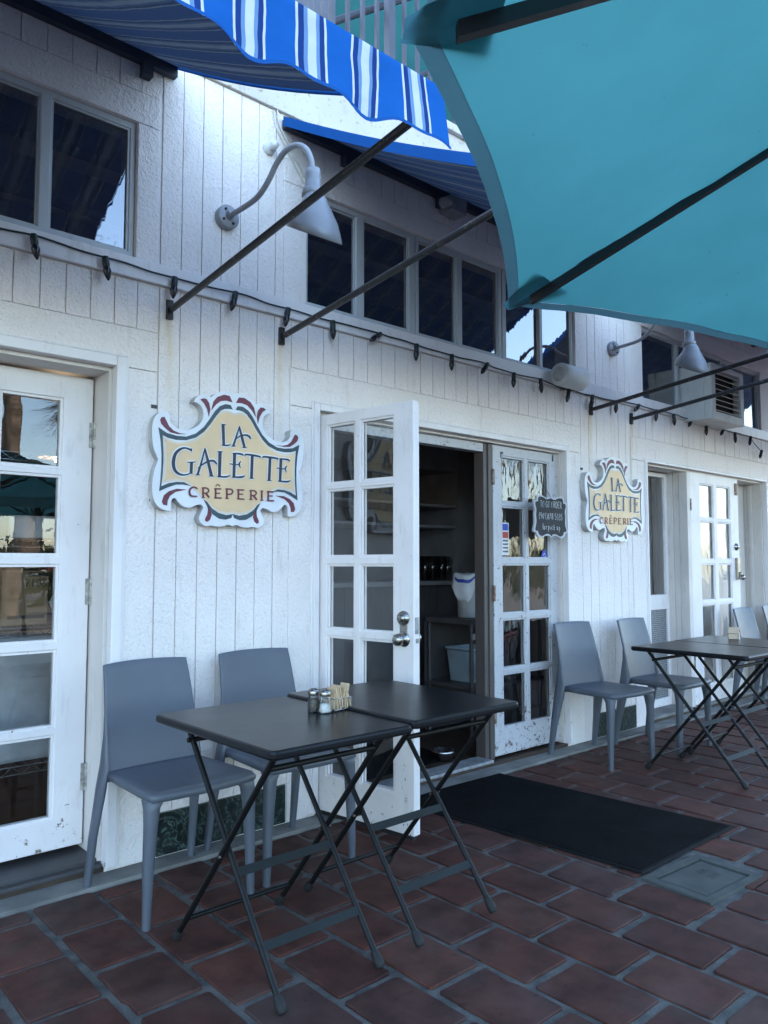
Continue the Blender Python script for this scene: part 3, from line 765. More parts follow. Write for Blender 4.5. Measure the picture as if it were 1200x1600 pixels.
for x, z, a in BX:
    a = a*.8+rnd.uniform(-.12, .12)
    rot = Matrix.Rotation(-a, 4, 'Y')
    mb = MB().lathe([(.006, .014), (.013, .012), (.0145, -.026), (.013, -.03)], n=12)
    mb.v = [tuple(rot @ Vector(v)+Vector((x, -.056, z))) for v in mb.v]
    so = mb.build('bulb_socket', 'cord', st)
    mb = MB().lathe([(.012, -.028), (.0165, -.042), (.0165, -.052), (.011, -.072), (.004, -.085), (0, -.088)], n=12)
    mb.v = [tuple(rot @ Vector(v)+Vector((x, -.056, z))) for v in mb.v]
    mb.build('bulb', 'bulb', so)

# ------------------------------------------------------------------ restaurant signs
def z7(p): q = atY(200+p[0]/4., 600+p[1]/4., -.055); return (q.x, q.z)
XC = z7((655, 450))[0]; ZC = 1.72
def loc2(p): q = z7(p); return (q[0]-XC, q[1]-ZC)
def mir(L): return [(-x, z) for x, z in L]
def spline2(P, n=4, closed=False):
    out = []
    P = [Vector((a, b, 0)) for a, b in P]
    return [(v.x, v.y) for v in smoothpath(P, n)]
half = [(655, 60), (625, 49), (585, 48), (545, 62), (517, 84), (500, 72), (475, 65), (447, 70), (422, 88), (412, 112), (432, 120), (456, 142), (469, 178), (466, 215), (448, 248), (412, 275), (365, 288), (318, 283), (280, 262), (258, 228), (262, 198), (243, 178), (215, 172), (186, 185), (162, 215), (150, 265), (150, 335), (160, 405), (187, 470), (163, 540), (150, 620), (152, 690), (167, 740), (200, 776), (238, 791), (262, 790), (264, 752), (272, 720), (292, 714), (312, 738), (343, 764), (382, 773), (420, 758), (452, 752), (468, 772), (455, 802), (441, 838), (452, 868), (482, 888), (515, 884), (555, 891), (592, 889), (622, 879), (655, 892)]
hl = [loc2(p) for p in half]; sc_ = .0
hs_ = []
# smooth between the sharp corners
corners = [0, 4, 9, 20, 28, 35, 43, 47, len(hl)-1]
for a, b in zip(corners, corners[1:]): hs_ += spline2(hl[a:b+1], 4)[:-1]
hs_.append(hl[-1]); hs_[0] = (0, hs_[0][1]); hs_[-1] = (0, hs_[-1][1])
outline = hs_+mir(hs_)[::-1][1:-1]
pan = [(655, 184), (630, 171), (600, 167), (568, 180), (533, 214), (500, 262), (463, 307), (420, 340), (370, 358), (312, 363), (262, 350), (217, 331), (222, 400), (224, 480), (219, 560), (210, 622), (258, 611), (310, 607), (352, 616), (392, 640), (430, 682), (468, 722), (492, 748), (522, 777), (562, 801), (612, 813), (655, 806)]
pl = [loc2(p) for p in pan]; pc = [0, 11, 15, len(pl)-1]; ps = []
for a, b in zip(pc, pc[1:]): ps += spline2(pl[a:b+1], 3)[:-1]
ps.append(pl[-1]); ps[0] = (0, ps[0][1]); ps[-1] = (0, ps[-1][1])
panel = ps+mir(ps)[::-1][1:-1]
def inset(poly, d):
    n = len(poly); out = []
    ar = sum(poly[i][0]*poly[(i+1) % n][1]-poly[(i+1) % n][0]*poly[i][1] for i in range(n)); sg = 1 if ar > 0 else -1
    for i in range(n):
        t = (Vector(poly[(i+1) % n])-Vector(poly[i-1])).normalized(); nn = Vector((-t.y, t.x))*sg
        out.append(tuple(Vector(poly[i])+nn*d))
    return out
GREEN = [[(187, 272), (240, 308), (300, 325), (360, 330), (420, 310), (470, 270), (510, 215), (540, 170), (570, 140), (605, 127), (636, 133), (649, 160), (625, 156), (600, 157), (575, 168), (545, 203), (510, 253), (470, 300), (420, 336), (360, 352), (300, 350), (250, 338), (212, 320)],
         [(187, 274), (212, 320), (216, 400), (217, 480), (212, 560), (203, 640), (191, 670), (199, 600), (205, 520), (206, 440), (201, 360)],
         [(191, 670), (203, 640), (250, 620), (300, 612), (345, 615), (388, 637), (340, 629), (295, 629), (245, 646)],
         [(470, 724), (490, 737), (520, 779), (560, 806), (610, 820), (650, 813), (640, 838), (605, 848), (565, 842), (525, 815), (495, 775)]]
RED = [[(197, 225), (206, 208), (224, 207), (235, 230), (252, 265), (280, 292), (320, 309), (362, 314), (310, 315), (262, 303), (228, 275), (205, 250)],
       [(448, 98), (465, 91), (485, 94), (502, 120), (510, 160), (501, 205), (491, 160), (472, 122)],
       [(517, 165), (530, 110), (555, 82), (595, 68), (630, 76), (648, 115), (610, 105), (575, 108), (545, 130)],
       [(362, 660), (300, 655), (252, 670), (221, 695), (208, 735), (216, 755), (240, 760), (243, 730), (258, 700), (292, 675)],
       [(490, 752), (512, 790), (518, 820), (507, 850), (490, 862), (478, 855), (479, 840), (492, 815), (496, 785)]]
U = .00082
LET = [([(585, 254), (590, 387)], [19, 15]), ([(577, 254), (600, 257)], 6), ([(578, 384), (612, 386), (632, 380)], [8, 9, 4]),
       ([(687, 270), (668, 330), (648, 392)], [6, 10, 14]), ([(686, 266), (703, 335), (719, 398)], [8, 16, 15]), ([(638, 390), (662, 391)], 5), ([(705, 399), (733, 400)], 5),
       ([(664, 348), (690, 328), (725, 321), (748, 330), (757, 345)], [5, 8, 10, 13, 9]),
       ([(388, 416), (352, 402), (317, 410), (287, 440), (275, 490), (282, 535), (308, 562), (345, 570), (386, 558)], [12, 9, 13, 17, 19, 17, 13, 8, 6]), ([(389, 404), (388, 424)], 5),
       ([(388, 490), (385, 562)], 17), ([(364, 492), (412, 489)], 6),
       ([(472, 404), (450, 490), (425, 570)], [6, 10, 13]), ([(471, 404), (492, 490), (513, 576)], [8, 17, 18]), ([(414, 569), (440, 570)], 5), ([(498, 577), (527, 578)], 5),
       ([(428, 528), (455, 506), (490, 486), (525, 482), (545, 502)], [5, 8, 10, 12, 8]),
       ([(566, 424), (562, 580)], [20, 17]), ([(552, 424), (580, 425)], 6), ([(550, 579), (600, 582), (628, 574)], [8, 10, 5]),
       ([(657, 436), (652, 582)], [19, 17]), ([(645, 436), (690, 438), (712, 446)], [8, 11, 8]), ([(628, 500), (655, 505), (690, 505)], 6), ([(694, 486), (684, 504), (694, 526)], [6, 9, 4]), ([(642, 583), (700, 583), (720, 574)], [8, 11, 5]),
       ([(767, 446), (762, 590)], [18, 18]), ([(722, 450), (728, 442), (770, 447), (812, 455), (816, 463)], [6, 10, 12, 10, 6]), ([(750, 591), (776, 592)], 5),
       ([(878, 461), (872, 604)], [18, 18]), ([(832, 463), (838, 456), (880, 461), (922, 467), (926, 476)], [6, 10, 12, 10, 6]), ([(860, 605), (886, 606)], 5),
       ([(946, 471), (940, 608)], [19, 17]), ([(936, 469), (985, 474), (1001, 484)], [8, 11, 8]), ([(922, 527), (948, 531), (976, 532)], 6), ([(982, 514), (972, 531), (980, 552)], [6, 9, 4]), ([(930, 608), (985, 612), (1004, 604)], [8, 11, 5])]
LET2 = [([(427, 655), (404, 645), (383, 656), (377, 678), (388, 700), (425, 703)], [7, 8, 10, 11, 9, 7]),
        ([(462, 650), (462, 710)], 10), ([(455, 651), (485, 652), (497, 667), (486, 682), (463, 683)], 8), ([(477, 682), (500, 711)], 11), ([(453, 711), (473, 711)], 5),
        ([(540, 654), (540, 713)], 10), ([(532, 656), (575, 657)], 8), ([(540, 683), (568, 684)], 7), ([(532, 712), (577, 714)], 8), ([(540, 640), (553, 629), (568, 640)], 5),
        ([(610, 656), (610, 716)], 10), ([(602, 657), (636, 659), (647, 673), (636, 689), (611, 689)], 8), ([(600, 716), (622, 716)], 5),
        ([(682, 660), (682, 719)], 10), ([(674, 662), (718, 664)], 8), ([(682, 689), (711, 690)], 7), ([(674, 718), (719, 721)], 8),
        ([(760, 665), (760, 723)], 10), ([(752, 667), (783, 669), (794, 683), (783, 697), (761, 697)], 8), ([(775, 697), (797, 725)], 11), ([(750, 723), (770, 724)], 5),
        ([(828, 668), (828, 727)], 10), ([(819, 669), (838, 670)], 5), ([(818, 727), (838, 728)], 5),
        ([(868, 671), (868, 729)], 10), ([(860, 673), (902, 676)], 8), ([(868, 700), (896, 701)], 7), ([(860, 728), (904, 731)], 8)]
def sign(label):
    t = thing('restaurant_sign', label, 'sign', (XC, 0, ZC), 0, 'scrolled restaurant signs')
    MB().prism(outline, -.0552, -.012).build('board_edge', 'signside', t)
    MB().prism(inset(outline, .0), -.060, -.0555).build('sign_board', 'signwhite', t, bevel=.0012)
    MB().prism(panel, -.0622, -.0598).build('panel_line', 'signcream', t)
    MB().prism(inset(panel, .010), -.0635, -.0615).build('panel', 'signyellow', t)
    for L, m_, nm in ((GREEN, 'signgreen', 'green_scroll'), (RED, 'signred', 'maroon_scroll')):
        for P in L:
            q = [loc2(p) for p in P]
            for q_ in (q, mir(q)[::-1]): MB().prism(q_, -.0628, -.0595).build(nm, m_, t)
    h = MB(); a = MB(); b = MB(); y = [-.0658]; 
    def stroke(mb, P, w, y0, extra=0):
        q = [loc2(p) for p in P]
        if len(q) > 2: 
            n0 = len(q); q2 = spline2(q, 4)
            ws = w if hasattr(w, '__len__') else [w]*n0
            ws = [ws[min(i//4, n0-1)]+(ws[min(i//4+1, n0-1)]-ws[min(i//4, n0-1)])*((i % 4)/4) for i in range(len(q2))]; q = q2
        else: ws = list(w) if hasattr(w, '__len__') else [w]*len(q)
        mb.ribbon(q, [(x+extra)*U for x in ws], y0, .0015)
    k = 0
    for P, w in LET: stroke(h, P, w, -.0660-.00003*k, 13); stroke(a, P, w, -.0690-.00003*k); k += 1
    k = 0
    for P, w in LET2: stroke(b, P, w, -.0668-.00003*k); k += 1
    h.build('letter_outline', 'signwhite', t); a.build('lettering', 'signink', t); b.build('lettering', 'signred', t)
    br = MB()
    for z in (.34*.6, -.33*.6): br.box(-.382, -.355, -.02, -.006, z-.008, z+.008)
    br.build('bracket', 'blackmetal', t)
    return t
s1 = sign('nearer scrolled white and yellow sign reading LA GALETTE CREPERIE, left of the open door')
q2 = atY(960, 780, -.055)
dup(s1, (5.03, 0, 1.715), 0, 'farther scrolled LA GALETTE CREPERIE sign, right of the small chalkboard')

# ------------------------------------------------------------------ chalkboard
def zc(p): q = atY(820+p[0]/15., 760+p[1]/15., -.05); return (q.x, q.z)
cbx = thing('chalkboard_sign', 'small scalloped chalkboard with handwritten to go order note hanging on the worn door', 'chalkboard', (zc((577, 720))[0], -.05, zc((577, 720))[1]))
cx_, cz_ = cbx.location.x, cbx.location.z
cbh = [(570, 240), (520, 265), (455, 262), (400, 225), (335, 200), (275, 205), (255, 250), (250, 320), (195, 330), (185, 400), (205, 470), (215, 560), (205, 660), (215, 760), (215, 870), (200, 950), (185, 1030), (200, 1070), (250, 1080), (265, 1140), (310, 1195), (370, 1205), (440, 1165), (510, 1155), (560, 1180), (575, 1215)]
def lc(p): q = zc(p); return ((q[0]-cx_)*1.04, q[1]-cz_)
hh = spline2([lc(p) for p in cbh], 3); hh[0] = (0, hh[0][1]); hh[-1] = (0, hh[-1][1])
cb_out = hh+mir(hh)[::-1][1:-1]
MB().prism(cb_out, -.012, .002).build('rim', 'boardrim', cbx, bevel=.003)
MB().prism([(x*.90, z*.915+.001) for x, z in cb_out], -.0135, -.0125).build('board', 'board', cbx)
F_ = {'T': [[(0, 1), (.8, 1)], [(.4, 1), (.4, 0)]], 'O': [[(.4, 1), (.1, .8), (0, .5), (.1, .15), (.4, 0), (.7, .2), (.8, .5), (.7, .85), (.4, 1)]], 'G': [[(.75, .85), (.45, 1), (.1, .8), (0, .4), (.2, .05), (.5, 0), (.75, .2), (.75, .45), (.45, .45)]],
      'R': [[(.05, 0), (.05, 1), (.5, 1), (.7, .8), (.5, .55), (.05, .5)], [(.35, .5), (.75, 0)]], 'D': [[(.05, 0), (.05, 1), (.45, .95), (.75, .6), (.7, .25), (.4, 0), (.05, 0)]], 'E': [[(.7, 1), (.05, 1), (.05, 0), (.7, 0)], [(.05, .52), (.55, .52)]],
      '(': [[(.4, 1.1), (.1, .8), (.05, .4), (.35, -.1)]], ')': [[(.1, 1.1), (.4, .8), (.45, .4), (.15, -.1)]], '9': [[(.65, .8), (.4, 1), (.1, .85), (.1, .6), (.4, .5), (.65, .7), (.65, .9), (.6, 0)]], '4': [[(.5, 0), (.5, 1), (0, .35), (.75, .35)]],
      '8': [[(.4, .52), (.1, .75), (.35, 1), (.65, .8), (.4, .52), (.05, .25), (.35, 0), (.7, .22), (.4, .52)]], '5': [[(.7, 1), (.15, 1), (.1, .58), (.5, .6), (.7, .35), (.5, .03), (.05, .05)]], '3': [[(.05, .95), (.5, 1), (.65, .75), (.3, .53), (.65, .35), (.5, .02), (.05, .08)]],
      'f': [[(.6, .95), (.4, 1.05), (.3, .8), (.3, -.05)], [(.1, .6), (.55, .6)]], 'o': [[(.3, .6), (.05, .4), (.1, .05), (.35, 0), (.55, .25), (.45, .55), (.3, .6)]], 'r': [[(.1, .6), (.12, 0)], [(.12, .4), (.3, .6), (.5, .55)]],
      'p': [[(.1, .6), (.1, -.4)], [(.1, .5), (.35, .62), (.55, .35), (.35, .02), (.1, .1)]], 'i': [[(.2, .6), (.2, 0)], [(.2, .82), (.22, .87)]], 'c': [[(.5, .52), (.25, .6), (.05, .3), (.2, .02), (.5, .1)]], 'k': [[(.08, 1), (.08, 0)], [(.5, .58), (.1, .25), (.5, 0)]], 'u': [[(.05, .6), (.1, .1), (.3, 0), (.5, .15), (.52, .6)], [(.52, .3), (.56, 0)]]}
wr = MB()
def chalk(mb, text, xc, z, h, wch, sw):
    ws = [wch*(.45 if c == ' ' else .62 if c in '()fir' else 1) for c in text]; x = xc-sum(ws)/2
    for c, w in zip(text, ws):
        jz = rnd.uniform(-.06, .06)*h
        for st_ in F_.get(c, []):
            P = [(x+p[0]*wch*.88, z+jz+p[1]*h) for p in st_]
            if len(P) > 2: P = spline2(P, 3)
            mb.ribbon(P, sw, -.0147, .0008)
        x += w
chalk(wr, 'TO GO ORDER', .005, .062, .040, .0245, .0026); chalk(wr, '(949)498 5335', .0, -.016, .040, .0225, .0026); chalk(wr, 'for pick up', .005, -.085, .036, .0235, .0026)
wr.build('writing', 'chalk', cbx)
MB().tube([(-.05, .0, .11), (.0, .06, .235), (.05, .0, .11)], .0016, 5).build('hanging_cord', 'ink', cbx)
# stickers on the worn door's panes
pq = atY(790, 842, .062)
sk = thing('payment_sticker', 'tall white sticker strip with blue and red squares inside the upper pane', 'sticker', (pq.x, .064, pq.z))
MB().box(-.035, .035, 0, .001, -.105, .105).build('backing', 'paperwhite', sk)
MB().box(-.028, .028, -.0008, 0, .055, .098).build('blue_square', 'blueink', sk); MB().box(-.028, .028, -.0008, 0, .005, .045).build('red_square', 'redink', sk)
tk = MB()
for z in (-.012, -.035, -.058, -.082):
    for k in range(5): tk.box(-.026+k*.011, -.018+k*.011, -.0008, 0, z-.005, z+.006)
tk.build('small_print', 'ink', sk)
pq = atY(851, 872, .062)
sb = thing('round_sticker', 'small blue oval sticker near the bottom of a pane under the chalkboard', 'sticker', (pq.x, .064, pq.z))
MB().prism([(.034*math.cos(a*.2618), .055*math.sin(a*.2618)) for a in range(24)], 0, .001).build('sticker_face', 'blueink', sb)
MB().ribbon([(-.014, .018), (.004, .034), (.014, .012), (-.012, .004), (.012, -.006)], .006, -.0008, .0006).build('white_mark', 'paperwhite', sb)

# ------------------------------------------------------------------ small fittings on the facade
sp = thing('wall_speaker', 'white cylindrical speaker fixed above the ledge at the right end of the middle windows', 'speaker', (4.42, -.10, 2.525))
MB().lathe([(0, -.13), (.07, -.13), (.078, -.122), (.08, .12), (.072, .13), (0, .13)], n=28, axis='X').build('body', 'speaker', sp)
MB().lathe([(.0, -.136), (.045, -.136), (.05, -.131)], n=22, axis='X').build('end_cap', 'signside', sp)
MB().box(-.03, .03, .06, .085, -.03, .03).box(-.015, .015, .075, .06, -.08, -.02).build('bracket', 'galv', sp)
q = atY(707, 325, -.06)
ms = thing('junction_box', 'small grey box with a spotlight fixed high under the middle awning', 'junction box', (q.x, -.015, q.z))
MB().box(-.07, .07, -.10, 0, -.045, .045).build('box', 'lampgrey', ms, bevel=.006)
MB().lathe([(0, -.16), (.03, -.15), (.034, -.1)], (-.10, .04, -.01), 12, 'Y').build('spot_head', 'lampgrey', ms)
q = atY(422, 231, -.03)
fl = thing('bulb_holder', 'small white bare bulb holder on the bright upper wall', 'bulb holder', (q.x, -.014, q.z))
MB().lathe([(0, -.075), (.016, -.07), (.022, -.05), (.018, -.03), (.028, -.025), (.03, 0)], n=16, axis='Y').build('holder', 'speaker', fl)
wc = thing('white_cable', 'loose white electrical cable running down the wall to the first lamp', 'cable', (0, 0, 0))
P = [(428, 172), (432, 198), (446, 228), (462, 262), (474, 285)]
MB().tube(smoothpath([atY(x, y, -.02) for x, y in P], 5), .004, 6).tube(smoothpath([atY(x+5, y-3, -.022) for x, y in P], 5), .004, 6).build('strand', 'whitecable', wc)
ac = thing('air_conditioner', 'boxy white air conditioner jutting out of the right hand window', 'air conditioner', (6.51, -.13, 2.68))
MB().holes(-.31, .31, -.235, .235, [(-.235, .235, -.165, .19)], -.128, -.06).box(-.31, .31, -.0599, .20, -.235, .235).build('casing', 'acwhite', ac, bevel=.008)
lv = MB()
for k in range(8):
    z = -.15+k*.045; lv.add([(-.234, -.122, z-.006), (.234, -.122, z-.006), (.234, -.07, z+.022), (-.234, -.07, z+.022)], [(0, 1, 2, 3)])
lv.build('louvre', 'acwhite', ac, solid=.004)
MB().box(-.234, .234, -.0605, -.0603, -.16, .185).build('cavity', 'dark', ac)

# ------------------------------------------------------------------ furniture
def make_chair(label):
    t = thing('patio_chair', label, 'chair', (0, 0, 0), 0, 'blue-grey moulded plastic patio chairs')
    # origin: middle of the rear feet line, the sitter looks to -y
    def back(u, v):
        s = 2*u-1; w = .205-.018*v-.006*v*v
        z = .415+v*.435+(.006*(1-s*s) if v > .9 else 0)
        y = -.085+.036*v+.05*v*v
        y += .022*(1-s*s)*(.55+.45*v)
        return (s*w, y, z)
    MB().grid(back, 14, 16).build('backrest', 'chair', t, solid=.014, bevel=.004)
    P = [(-.197, -.066), (-.206, -.20), (-.214, -.34), (-.219, -.455), (-.212, -.482)]
    P += [(-.19+.38*k/10, -.488-.014*(1-((k-5)/5)**2)) for k in range(11)]
    P += [(-x, y) for x, y in P[4::-1]]
    n = len(P); dip = lambda x, y: -.010*max(0, 1-(x/.2)**2)*max(0, 1-((y+.27)/.21)**2)
    st_ = MB(); rings = []
    for (q, z) in ((.965, .424), (1, .432), (1, .446), (.965, .456), (.8, .455), (.55, .451), (.25, .447), (.02, .446)):
        rings += [(x*q, -.28+(y+.28)*q, z) for x, y in P]
    m_ = 8
    st_.add(rings, [(r_*n+k, (r_+1)*n+k, (r_+1)*n+(k+1) % n, r_*n+(k+1) % n) for r_ in range(m_-1) for k in range(n)], True)
    st_.add(rings[:n], [tuple(range(n))]).build('seat', 'chair', t)
    def leg(path, name='leg'):   # path: list of (centre, half x, half y)
        mb = MB(); vs = []
        for (c, hx, hy) in path:
            k = .45
            for (a, b) in ((-1, -k), (-k, -1), (k, -1), (1, -k), (1, k), (k, 1), (-k, 1), (-1, k)): vs.append((c[0]+a*hx, c[1]+b*hy, c[2]))
        n = len(path)
        fs = [(i*8+k, i*8+(k+1) % 8, (i+1)*8+(k+1) % 8, (i+1)*8+k) for i in range(n-1) for k in range(8)]
        mb.add(vs, fs, True); mb.add(vs[:8][::-1], [tuple(range(8))]); mb.add(vs[-8:], [tuple(range(8))])
        mb.build(name, 'chair', t)
    for s in (-1, 1):
        leg([((s*.212, -.455, .0), .013, .014), ((s*.207, -.452, .2), .018, .02), ((s*.201, -.452, .34), .022, .024), ((s*.196, -.448, .40), .026, .029), ((s*.184, -.436, .428), .036, .042), ((s*.176, -.428, .436), .03, .034)])
        leg([((s*.222, .01, .0), .013, .016), ((s*.216, -.02, .2), .014, .024), ((s*.204, -.052, .38), .013, .036), ((s*.196, -.064, .47), .010, .036), ((s*.1925, -.059, .58), .0065, .017), ((s*.190, -.049, .66), .005, .006)])
    return t
c1 = make_chair('blue-grey plastic chair nearest the left glazed door, beside the near table')
c1.location = (1.40, -.095, .0); c1.rotation_euler = (0, 0, R(2))
dup(c1, (1.928, -.078, 0), R(-1), 'blue-grey plastic chair under the near sign, half behind the near table')
dup(c1, (4.425, -.078, 0), R(-5), 'blue-grey plastic chair directly below the chalkboard, just right of the door mat')
dup(c1, (5.03, -.16, 0), R(1), 'blue-grey plastic chair below the farther sign, tucked at the far table')
dup(c1, (6.95, -.13, 0), 0, 'blue-grey plastic chair beyond the far table, in front of the right french door')
dup(c1, (7.58, -.11, 0), R(3), 'blue-grey plastic chair cut off by the right edge of the photo')

def make_table(label):
    t = thing('folding_table', label, 'table', (0, 0, 0), 0, 'black folding bistro tables')
    w, d, r = .268, .36, .022
    P = []
    for sx, sy, a in ((1, 1, 0), (-1, 1, 90), (-1, -1, 180), (1, -1, 270)):
        for k in range(5): an = R(a+k*22.5); P.append((sx*(w-r)+r*math.cos(an), sy*(d-r)+r*math.sin(an)))
    mb = MB(); n = len(P)
    mb.add([(x, y, .712) for x, y in P]+[(x, y, .740) for x, y in P], [tuple(range(n-1, -1, -1)), tuple(range(n, 2*n))]+[(i, (i+1) % n, (i+1) % n+n, i+n) for i in range(n)])
    mb.build('tabletop', 'table', t, bevel=.009)
    for s in (-1, 1):
        for (f, xx) in ((-1, .182), (1, .204)):
            a = Vector((s*xx, f*.30, .0)); b = Vector((s*xx, -f*.285, .71))
            lg = MB().tube([a.lerp(b, .02), b], .0096, 10).build('leg', 'tableleg', t)
            MB().tube([a+(b-a).normalized()*q for q in (.004, .010, .026, .042, .052)], [.010, .0158, .0162, .0140, .0118], 12).build('foot', 'rubber', lg)
    def pt(f, xx, q): return Vector((xx, f*.30, 0)).lerp(Vector((xx, -f*.285, .71)), q)
    for q in (.20, .44):
        p = pt(-1, 0, q); MB().cbox((0, p.y-.006, p.z), (.364, .004, .027), R(-38), 'X').build('cross_plate', 'plate', t)
    p = pt(1, 0, .13); MB().tube([(-.204, p.y, p.z), (.204, p.y, p.z)], .008, 8).build('cross_bar', 'tableleg', t)
    for f in (-1, 1):
        p = pt(f, 0, .93); MB().tube([(-.2, p.y, p.z), (.2, p.y, p.z)], .009, 8).build('cross_bar', 'tableleg', t)
    pv = MB()
    for s in (-1, 1): pv.tube([(s*.17, .007, .35), (s*.215, .007, .35)], .006, 8)
    pv.build('pivot', 'chrome', t)
    return t
t1 = make_table('nearest black folding table carrying the salt and pepper shakers')
t1.location = (1.452, -.985, 0)
dup(t1, (1.988, -.985, .010), R(.0), 'black folding table between the near table and the open white door')
dup(t1, (4.585, -.93, 0), R(-1), 'black folding table in the far pair, nearer one beside the chair under the second sign')
dup(t1, (5.13, -.925, 0), R(.5), 'black folding table of the far pair carrying the packet rack, at the right edge')

def shaker(label, px_, fill, name):
    q = atZ(px_[0], px_[1], .740)
    t = thing(name, label, 'shaker', (q.x, q.y, .741))
    n = 10
    MB().lathe([(0, 0), (.0215, 0), (.0225, .006), (.0175, .052), (.0175, .060)], n=n).build('jar', 'jar', t)
    MB().lathe([(0, .003), (.0195, .003), (.0175, .030 if fill == 'salt' else .042), (0, .031 if fill == 'salt' else .043)], n=n).build('contents', fill, t)
    MB().lathe([(.0185, .056), (.0195, .060), (.0195, .068), (.017, .074), (.009, .079), (0, .080)], n=16).build('lid', 'chrome', t)
    return t
shaker('glass pepper shaker with chrome lid, left of the salt', (490, 1112), 'pepper', 'pepper_shaker')
shaker('glass salt shaker half full of white salt, in front of the packet rack', (508, 1114), 'salt', 'salt_shaker')
def caddy(label, loc, rz, mat, nrow, ht=.075):
    t = thing('packet_rack', label, 'packet rack', loc, rz, 'sweetener packet racks')
    mb = MB()
    for z in (.004, .042):
        mb.tube([(-.04, -.024, z), (.04, -.024, z), (.04, .024, z), (-.04, .024, z), (-.04, -.024, z)], .0016, 5)
    for x in (-.04, -.013, .013, .04):
        mb.tube([(x, -.024, .004), (x, -.024, .042)], .0014, 5); mb.tube([(x, .024, .004), (x, .024, .042)], .0014, 5); mb.tube([(x, -.024, .004), (x, .024, .004)], .0014, 5)
    mb.build('wire_frame', 'wire', t)
    for k in range(nrow):
        x = -.034+.068*k/(nrow-1)
        MB().cbox((x, rnd.uniform(-.004, .004), .006+ht/2+rnd.uniform(-.004, .006)), (.0035, .040, ht*rnd.uniform(.85, 1.12)), rnd.uniform(-.32, .32), 'Y').build('packet', mat, t)
    return t
q = atZ(528, 1109, .74); caddy('wire rack of brown sugar packets on the near table beside the shakers', (q.x, q.y, .741), R(8), 'packet', 11)
q = atZ(1147, 999, .74); caddy('wire rack of mixed pastel sweetener packets on the far table', (q.x, q.y, .741), R(20), 'packet2', 11, .07).scale = (1.35, 1.35, 1)

dm = thing('door_mat', 'large black rectangular door mat lying on the tiles at the open doorway', 'door mat', (3.245, -.72, 0))
mp = [(-.352, -.728), (.482, -.732), (.358, .735), (-.475, .735)]
MB().add([(x, y, .003) for x, y in mp]+[(x*.985, y*.99, .009) for x, y in mp]+[(x*.95, y*.972, .0095) for x, y in mp],
         [(0, 1, 5, 4), (1, 2, 6, 5), (2, 3, 7, 6), (3, 0, 4, 7), (4, 5, 9, 8), (5, 6, 10, 9), (6, 7, 11, 10), (7, 4, 8, 11)]).build('rubber_edge', 'matedge', dm)
MB().add([(x*.95, y*.972, .012) for x, y in mp]+[(x*.95, y*.972, .005) for x, y in mp], [(0, 1, 2, 3), (0, 4, 5, 1), (1, 5, 6, 2), (2, 6, 7, 3), (3, 7, 4, 0)]).build('pile', 'mat', dm)

# ------------------------------------------------------------------ inside the open doorway
def inY(x, y, Y): return atY(x, y, Y)
YI = 1.35
a = inY(655, 908, YI); b = inY(745, 908, YI)
sh = thing('shelf_unit', 'dark shelving and counter seen through the open doorway', 'shelf', (4.0, YI, .03))
cbm = MB()
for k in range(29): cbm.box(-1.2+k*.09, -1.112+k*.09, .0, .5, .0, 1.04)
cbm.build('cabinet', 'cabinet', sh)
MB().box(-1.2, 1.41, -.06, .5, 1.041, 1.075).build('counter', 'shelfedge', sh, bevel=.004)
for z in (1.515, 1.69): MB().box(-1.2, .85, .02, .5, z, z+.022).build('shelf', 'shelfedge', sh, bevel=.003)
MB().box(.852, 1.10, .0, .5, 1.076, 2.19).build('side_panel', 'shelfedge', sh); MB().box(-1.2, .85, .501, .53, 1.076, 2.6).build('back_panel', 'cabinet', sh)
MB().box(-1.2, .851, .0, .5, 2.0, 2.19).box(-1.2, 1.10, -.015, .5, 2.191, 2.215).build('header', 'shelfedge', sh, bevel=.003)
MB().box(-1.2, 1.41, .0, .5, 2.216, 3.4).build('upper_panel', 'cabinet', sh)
for k, xp in enumerate((664, 676, 690, 700)):
    q = inY(xp, 905, YI+.1)
    g = thing('glass_tumbler', ['first', 'second', 'third', 'fourth'][k]+' clear glass tumbler from the left on the counter inside the doorway', 'glass', (q.x, YI+.1, 1.108), 0, 'glass tumblers on the inside counter')
    MB().lathe([(0, 0), (.038, 0), (.046, .20), (.043, .20), (.036, .01), (0, .01)], n=18).build('tumbler_body', 'jar', g)
q = inY(716, 905, YI+.1)
for k in range(2):
    cu = thing('paper_cup_stack', ['nearer', 'taller'][k]+' stack of white paper cups at the right end of the inside counter', 'cup stack', (q.x+k*.085-.03, YI+.1, 1.108), 0, 'paper cup stacks on the inside counter')
    pr = [(0, 0)]
    for j in range(9): pr += [(.034, .0+j*.026), (.040, .022+j*.026)]
    pr += [(.036, .236)]
    MB().lathe(pr, n=16).build('cups', 'paperwhite', cu)
# low cart by the post
ct = thing('service_cart', 'dark low cart just inside the doorway holding a tub', 'cart', (4.25, .62, .03))
MB().box(-.30, .5, -.22, .22, .80, .835).build('top_shelf', 'cabinet', ct); MB().box(-.30, .5, -.22, .22, .36, .385).build('lower_shelf', 'cabinet', ct); MB().box(-.299, .499, .225, .235, .03, .80).build('back_panel', 'cabinet', ct)
for x in (-.28, .48):
    for y in (-.2, .2): MB().tube([(x, y, 0), (x, y, .80)], .014, 8).build('leg', 'cabinet', ct)
MB().box(-.30, -.26, -.235, -.221, .70, .74).build('latch', 'galv', ct)
tubt = thing('plastic_tub', 'grey plastic tub on the lower shelf of the cart inside the doorway', 'tub', (4.17, .60, .416))
MB().lathe([(0, 0), (.15, 0), (.175, .22), (.19, .225), (.19, .24), (.17, .24), (.145, .01), (0, .01)], n=4).build('tub_body', 'tub', tubt, rotz=R(45), bevel=.01)
